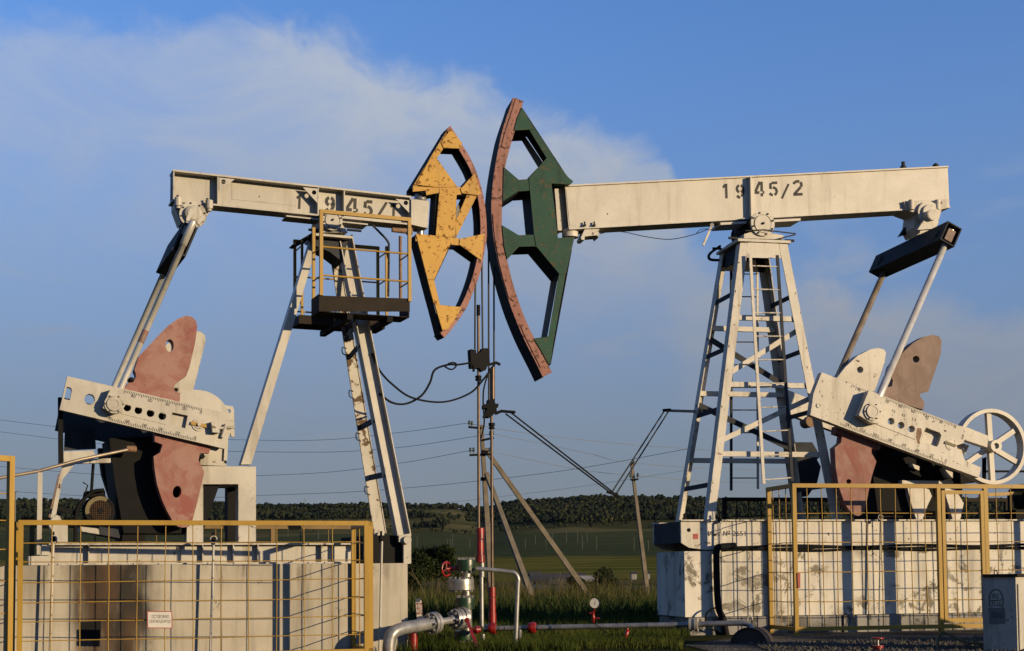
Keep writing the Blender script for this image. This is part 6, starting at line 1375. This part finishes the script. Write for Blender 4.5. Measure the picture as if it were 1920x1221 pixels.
stack('pipe', 922.5, 1188, 1216, 3.5, M['bright'], parent=sR, Y=18.6); stack('flange', 925, 1216, 1240, 11, M['red'], parent=sR, Y=18.6); studs(925, 1216, 8, 6, 5, True, 18.6, sR)
# horizontal flow line to the right with unions, gauge
FY0, FY1 = 18.5, 17.75
pl0 = atY(908, 1179, FY0); pl1 = atY(1300, 1171, FY1)
PT = lambda f: pl0.lerp(pl1, f)
flw = thing('flow_line', 'grey horizontal flow pipe from the right well to the right foundation', 'pipe', Vector((pl0.x, pl0.y, 0)))
part('pipe', MB().tube([PT(0), PT(1)], .034, 14), M['pipe'], flw)
dirn = (pl1 - pl0).normalized()
def fpx(px): return (px - 908) / 392.0
for px in (924, 1001): part('union', MB().lathe(PT(fpx(px)), dirn, [(-.05, .045), (-.045, .07), (.0, .078), (.045, .07), (.05, .045)], 10), M['red'], flw)
for px in (939, 950, 985, 1012, 1035, 1218): part('weld_ring', MB().lathe(PT(fpx(px)), dirn, [(-.008, .037), (.008, .037)], 14), M['bright'], flw)
part('socket', MB().lathe(PT(.02), dirn, [(-.06, .05), (.1, .05)], 14), M['pipe'], flw)
part('flange', MB().lathe(pl1, dirn, [(-.05, .085), (-.02, .085), (-.02, .07), (.02, .07), (.02, .09), (.06, .09)], 20), M['silver_worn'], flw)
e1_ = atY(1385, 1168.5, 17.55)
part('pipe', MB().tube(bez([pl1, pl1.lerp(e1_, .5), e1_, atY(1403, 1171, 17.5), atY(1411, 1183, 17.48), atY(1413, 1200, 17.48)], 5), .036, 14), M['pipe'], flw)
part('lifting_eye', MB().tube([atY(1406 + 4.5 * math.cos(x), 1160 - 5 * math.sin(x), 17.6) for x in np.linspace(-.5, 3.64, 12)] + [atY(1402, 1172, 17.6)], .008, 6), M['silver_worn'], flw)
gc = atY(1115, 1131, 18.0); gn = Vector((-.12, -1, 0)).normalized()
pg = thing('pressure_gauge', 'round white pressure gauge on a red valve above the flow pipe', 'gauge', PT(fpx(1116)))
part('case', MB().lathe(gc - gn * .03, gn, [(0, .074), (.04, .074), (.04, .066), (.034, .064)], 28), M['black'], pg)
part('dial', MB().lathe(gc + gn * .0045, gn, [(0, .064), (.001, .064)], 28), M['white'], pg)
gx = UP.cross(gn).normalized() * 1
nd = MB().add([gc + gn * .008 + v for v in (gx * .004 - UP * .02, -gx * .004 - UP * .02, UP * .045 + gx * .012)], [(0, 1, 2), (2, 1, 0)])
for k in range(11):
    an = R(225 - 27 * k); v = gx * math.cos(an) + UP * math.sin(an); w_ = v.cross(gn) * .0015
    nd.add([gc + gn * .007 + v * .048 - w_, gc + gn * .007 + v * .048 + w_, gc + gn * .007 + v * .058 + w_, gc + gn * .007 + v * .058 - w_], [(0, 1, 2, 3), (3, 2, 1, 0)])
part('needle', nd, M['ink'], pg)
gb = PT(fpx(1116.5)) + UP * .03
part('valve_body', MB().tube([gb, gb + UP * .03, gb + UP * .031, gb + UP * .1, gb + UP * .16, gc - UP * .07], [.014, .014, .02, .024, .016, .012], 10), M['red'], pg)
part('valve_handle', MB().cyl(gb + UP * .08, gb + UP * .075 + Vector((.085, -.01, 0)), .012, 8).cyl(gb + UP * .14, gb + UP * .145 - Vector((.05, 0, 0)), .009, 8), M['red'], pg)
part('nipple', MB().cyl(gb - UP * .02, gb + UP * .035, .013, 8), M['bright'], pg)
single('gauge_cable', MB().tube(bez([atY(x, y, 17.9) for x, y in ((1112, 1150), (1108, 1162), (1115, 1170), (1130, 1180), (1150, 1196), (1170, 1210), (1200, 1228))], 5), .006, 5), M['black'], 'thin black cable trailing from the pressure gauge to the ground', 'cable')
tb = PT(fpx(1180))
single('drain_tap', MB().tube([tb - UP * .03, tb - UP * .06, tb - UP * .061, tb - UP * .13 - Vector((.02, 0, 0)), tb - UP * .2 - Vector((.03, 0, 0))], [.016, .016, .026, .024, .01], 10), M['red'], 'small red drain tap under the flow pipe', 'tap')
# numbered tag by the left well
tg = single('number_plate', hexa(MB(), [atY(779, 1123, 17.2), atY(790, 1122.5, 17.2), atY(794.5, 1172, 17.2), atY(782.5, 1172, 17.2)], Vector((0, .012, 0))), M['white'], 'narrow white plate with red figures behind the silver flow pipe', 'plate')
tx = MB(); o = atY(782.3, 1152.5, 17.195); put_text(tx, '3512', o, atY(793, 1152.5, 17.195) - o, atY(781, 1130, 17.195) - o)
part('figures', tx, M['redink'], tg)

# ---------------------------------------------------------------- right foreground
bx = atY(1840.5, 1083, 15.4); bt_ = R(40)
BXF = Fr(bx.x, bx.y, -bt_)       # u to the right along the dark face, v its outward normal
wbx = BXF.un(1904, 1083, 0)[0]; ztb = atY(1842, 1082, 15.4).z
cab = thing('electrical_cabinet', 'pale metal electrical cabinet with dark shaded face at the right edge', 'cabinet', BXF.P(wbx / 2, -.2, 0))
part('body', MB().fbox(BXF, 0, wbx, -.75, 0, 0, ztb), M['silver_worn'], cab)
part('lid', MB().fbox(BXF, .02, wbx + .03, -.78, .03, ztb, ztb + .03), M['brown'], cab)
part('trim', MB().fbox(BXF, wbx + .001, wbx + .012, -.05, -.03, .02, ztb - .08), M['grey'], cab)
ex = BXF.un(1867, 1076, .01)
part('lifting_eye', MB().tube([BXF.P(ex[0] + .018 * math.cos(x), .01, ztb + .045 + .025 * math.sin(x)) for x in np.linspace(0, 2 * math.pi, 15)], .006, 6), M['brown'], cab)
em = MB(); cpt = lambda px, py, t: BXF.un(px, py, t)
ce = cpt(1867.5, 1126, .004); rx_ = cpt(1881.5, 1126, .004)[0] - ce[0]; rz_ = cpt(1867, 1104.5, .004)[1] - ce[1]
pts_ = [(ce[0] + rx_ * math.cos(R(a_)), ce[1] + rz_ * math.sin(R(a_))) for a_ in range(-38, 219, 8)]; pin = [(ce[0] + rx_ * .9 * math.cos(R(a_)), ce[1] + rz_ * .93 * math.sin(R(a_))) for a_ in range(-38, 219, 8)]
part('emblem_ring', MB().prism(BXF, pts_ + pin[::-1], .002, .004), M['ink'], cab)
part('emblem_bar', pxpoly(BXF, [(1856.5, 1126), (1879.5, 1124), (1879.5, 1125.5), (1856.5, 1127.5)], .004, .002, .004), M['ink'], cab)
for s_, x0, x1, y0, y1 in (('В2', 1861.5, 1872, 1113.5, 1122), ('П-1А', 1860, 1877.5, 1129, 1137.5)):
    o = BXF.P(*[cpt(x0, y1, .004)[0], .004, cpt(x0, y1, .004)[1]]); put_text(em, s_, o, BXF.u * (cpt(x1, y1, .004)[0] - cpt(x0, y1, .004)[0]), UP * (cpt(x0, y0, .004)[1] - cpt(x0, y1, .004)[1]))
part('lettering', em, M['ink'], cab)
lp = part('label_plate', pxpoly(BXF, [(1853, 1140.5), (1883.5, 1139.5), (1885, 1169), (1855.5, 1170.5)], .006, .001, .006), M['grey'], cab)
pxp = MB(); q0 = cpt(1858, 1159, .007); q1 = cpt(1880, 1149, .007); put_text(pxp, 'ОПАСНО', BXF.P(q0[0], .0075, q0[1]), BXF.u * (q1[0] - q0[0]), UP * (q1[1] - q0[1]))
part('lettering', pxp, M['ink'], lp)
# buried drum
dc = atY(1404, 1213, 17.3); dax = Vector((-.35, -1, 0)).normalized()
dr = thing('steel_drum', 'dark rusty steel drum lying in front of the right foundation', 'drum', Vector((dc.x, dc.y, 0)))
part('shell', MB().lathe(dc - dax * .55, dax, [(0, .23), (.5, .23), (.5, .24), (.55, .24), (.55, .225), (.52, .22), (.52, .0001)], 32), plain('rusty_drum', (.055, .030, .024), .6, 0, .6, 5), dr)
part('hoop', MB().lathe(dc - dax * .3, dax, [(0, .23), (.01, .24), (.03, .24), (.04, .23)], 32), M['rust'], dr)
# red valve and hose on the gravel
rv = atY(1646, 1212, 15.6)
v_ = thing('red_valve', 'small red valve with silver stem standing on the gravel', 'valve', Vector((rv.x, rv.y, 0)))
part('body', MB().lathe(Vector((rv.x, rv.y, 0)), UP, [(0, .05), (rv.z - .02, .05), (rv.z - .02, .065), (rv.z + .01, .065)], 14), M['red'], v_)
part('stem', MB().cyl(rv, rv + UP * .09, .014, 8), M['bright'], v_)
hwv = part('handwheel', MB().tube([rv + UP * .09 + Vector((math.cos(x) * .06, math.sin(x) * .06, 0)) for x in np.linspace(0, 6.283, 19)], .010, 6), M['red'], v_)
part('spoke', MB().cyl(rv + UP * .09 - Vector((.058, 0, 0)), rv + UP * .09 + Vector((.058, 0, 0)), .008, 6), M['red'], hwv)
single('yellow_hose', MB().tube(bez([atY(x, y, Y) for x, y, Y in ((1757, 1240, 15.9), (1757, 1215, 16.0), (1761, 1193, 16.1), (1772, 1187, 16.1), (1792, 1196, 16.0), (1815, 1205, 15.9), (1845, 1208, 15.8), (1880, 1215, 15.7))], 6), .017, 8), M['hose'], 'dull yellow hose bent over the gravel beside the cabinet', 'hose')

# unseen soil heap added right of the frame, shaped to shade the foundation foot
hp_ = MB(); nx, ny = 31, 31; HV = []
for i in range(nx):
    for j in range(ny):
        u_, w_ = i / (nx - 1) * 2 - 1, j / (ny - 1) * 2 - 1
        k_ = max(0.0, 1 - (abs(u_) ** 2.2 + abs(w_) ** 2.2)); nz_ = mnoise.noise(Vector((u_ * 3.1, w_ * 3.1, 1.7))) * .16 + mnoise.noise(Vector((u_ * 9, w_ * 9, 4.2))) * .07; HV.append((9.0 + 1.9 * u_, 16.6 + 1.35 * w_, -.06 + 1.42 * math.sqrt(k_) * (.9 + nz_) if k_ > 0 else -.06))
hp_.add(HV, [(i * ny + j, (i + 1) * ny + j, (i + 1) * ny + j + 1, i * ny + j + 1) for i in range(nx - 1) for j in range(ny - 1)])
single('shade_heap', hp_, plain('dry_soil', (.16, .12, .08), .95, 0, .5, 4), 'unseen soil heap added beyond the right edge to shade the foundation', 'soil heap')
# air
hz_ = MB(); x0, x1, y0_, y1_, zl, zh_ = -2700, 2700, -70, 4650, -16, 260
hz_.add([(x0, y0_, zl), (x1, y0_, zl), (x1, y1_, zl), (x0, y1_, zl), (x0, y0_, zh_), (x1, y0_, zh_), (x1, y1_, zh_), (x0, y1_, zh_)], [(3, 2, 1, 0), (4, 5, 6, 7), (0, 1, 5, 4), (1, 2, 6, 5), (2, 3, 7, 6), (3, 0, 4, 7)])
mh = bpy.data.materials.new('haze_air'); mh.use_nodes = True; gh = NT(mh.node_tree)
pv = gh.n('VolumePrincipled', Color=(0.62, 0.74, 0.95), Density=0.000004, Anisotropy=0.1)
gh.n('OutputMaterial', Volume=pv.outputs[0])
struct('haze', hz_, mh, 'stuff')
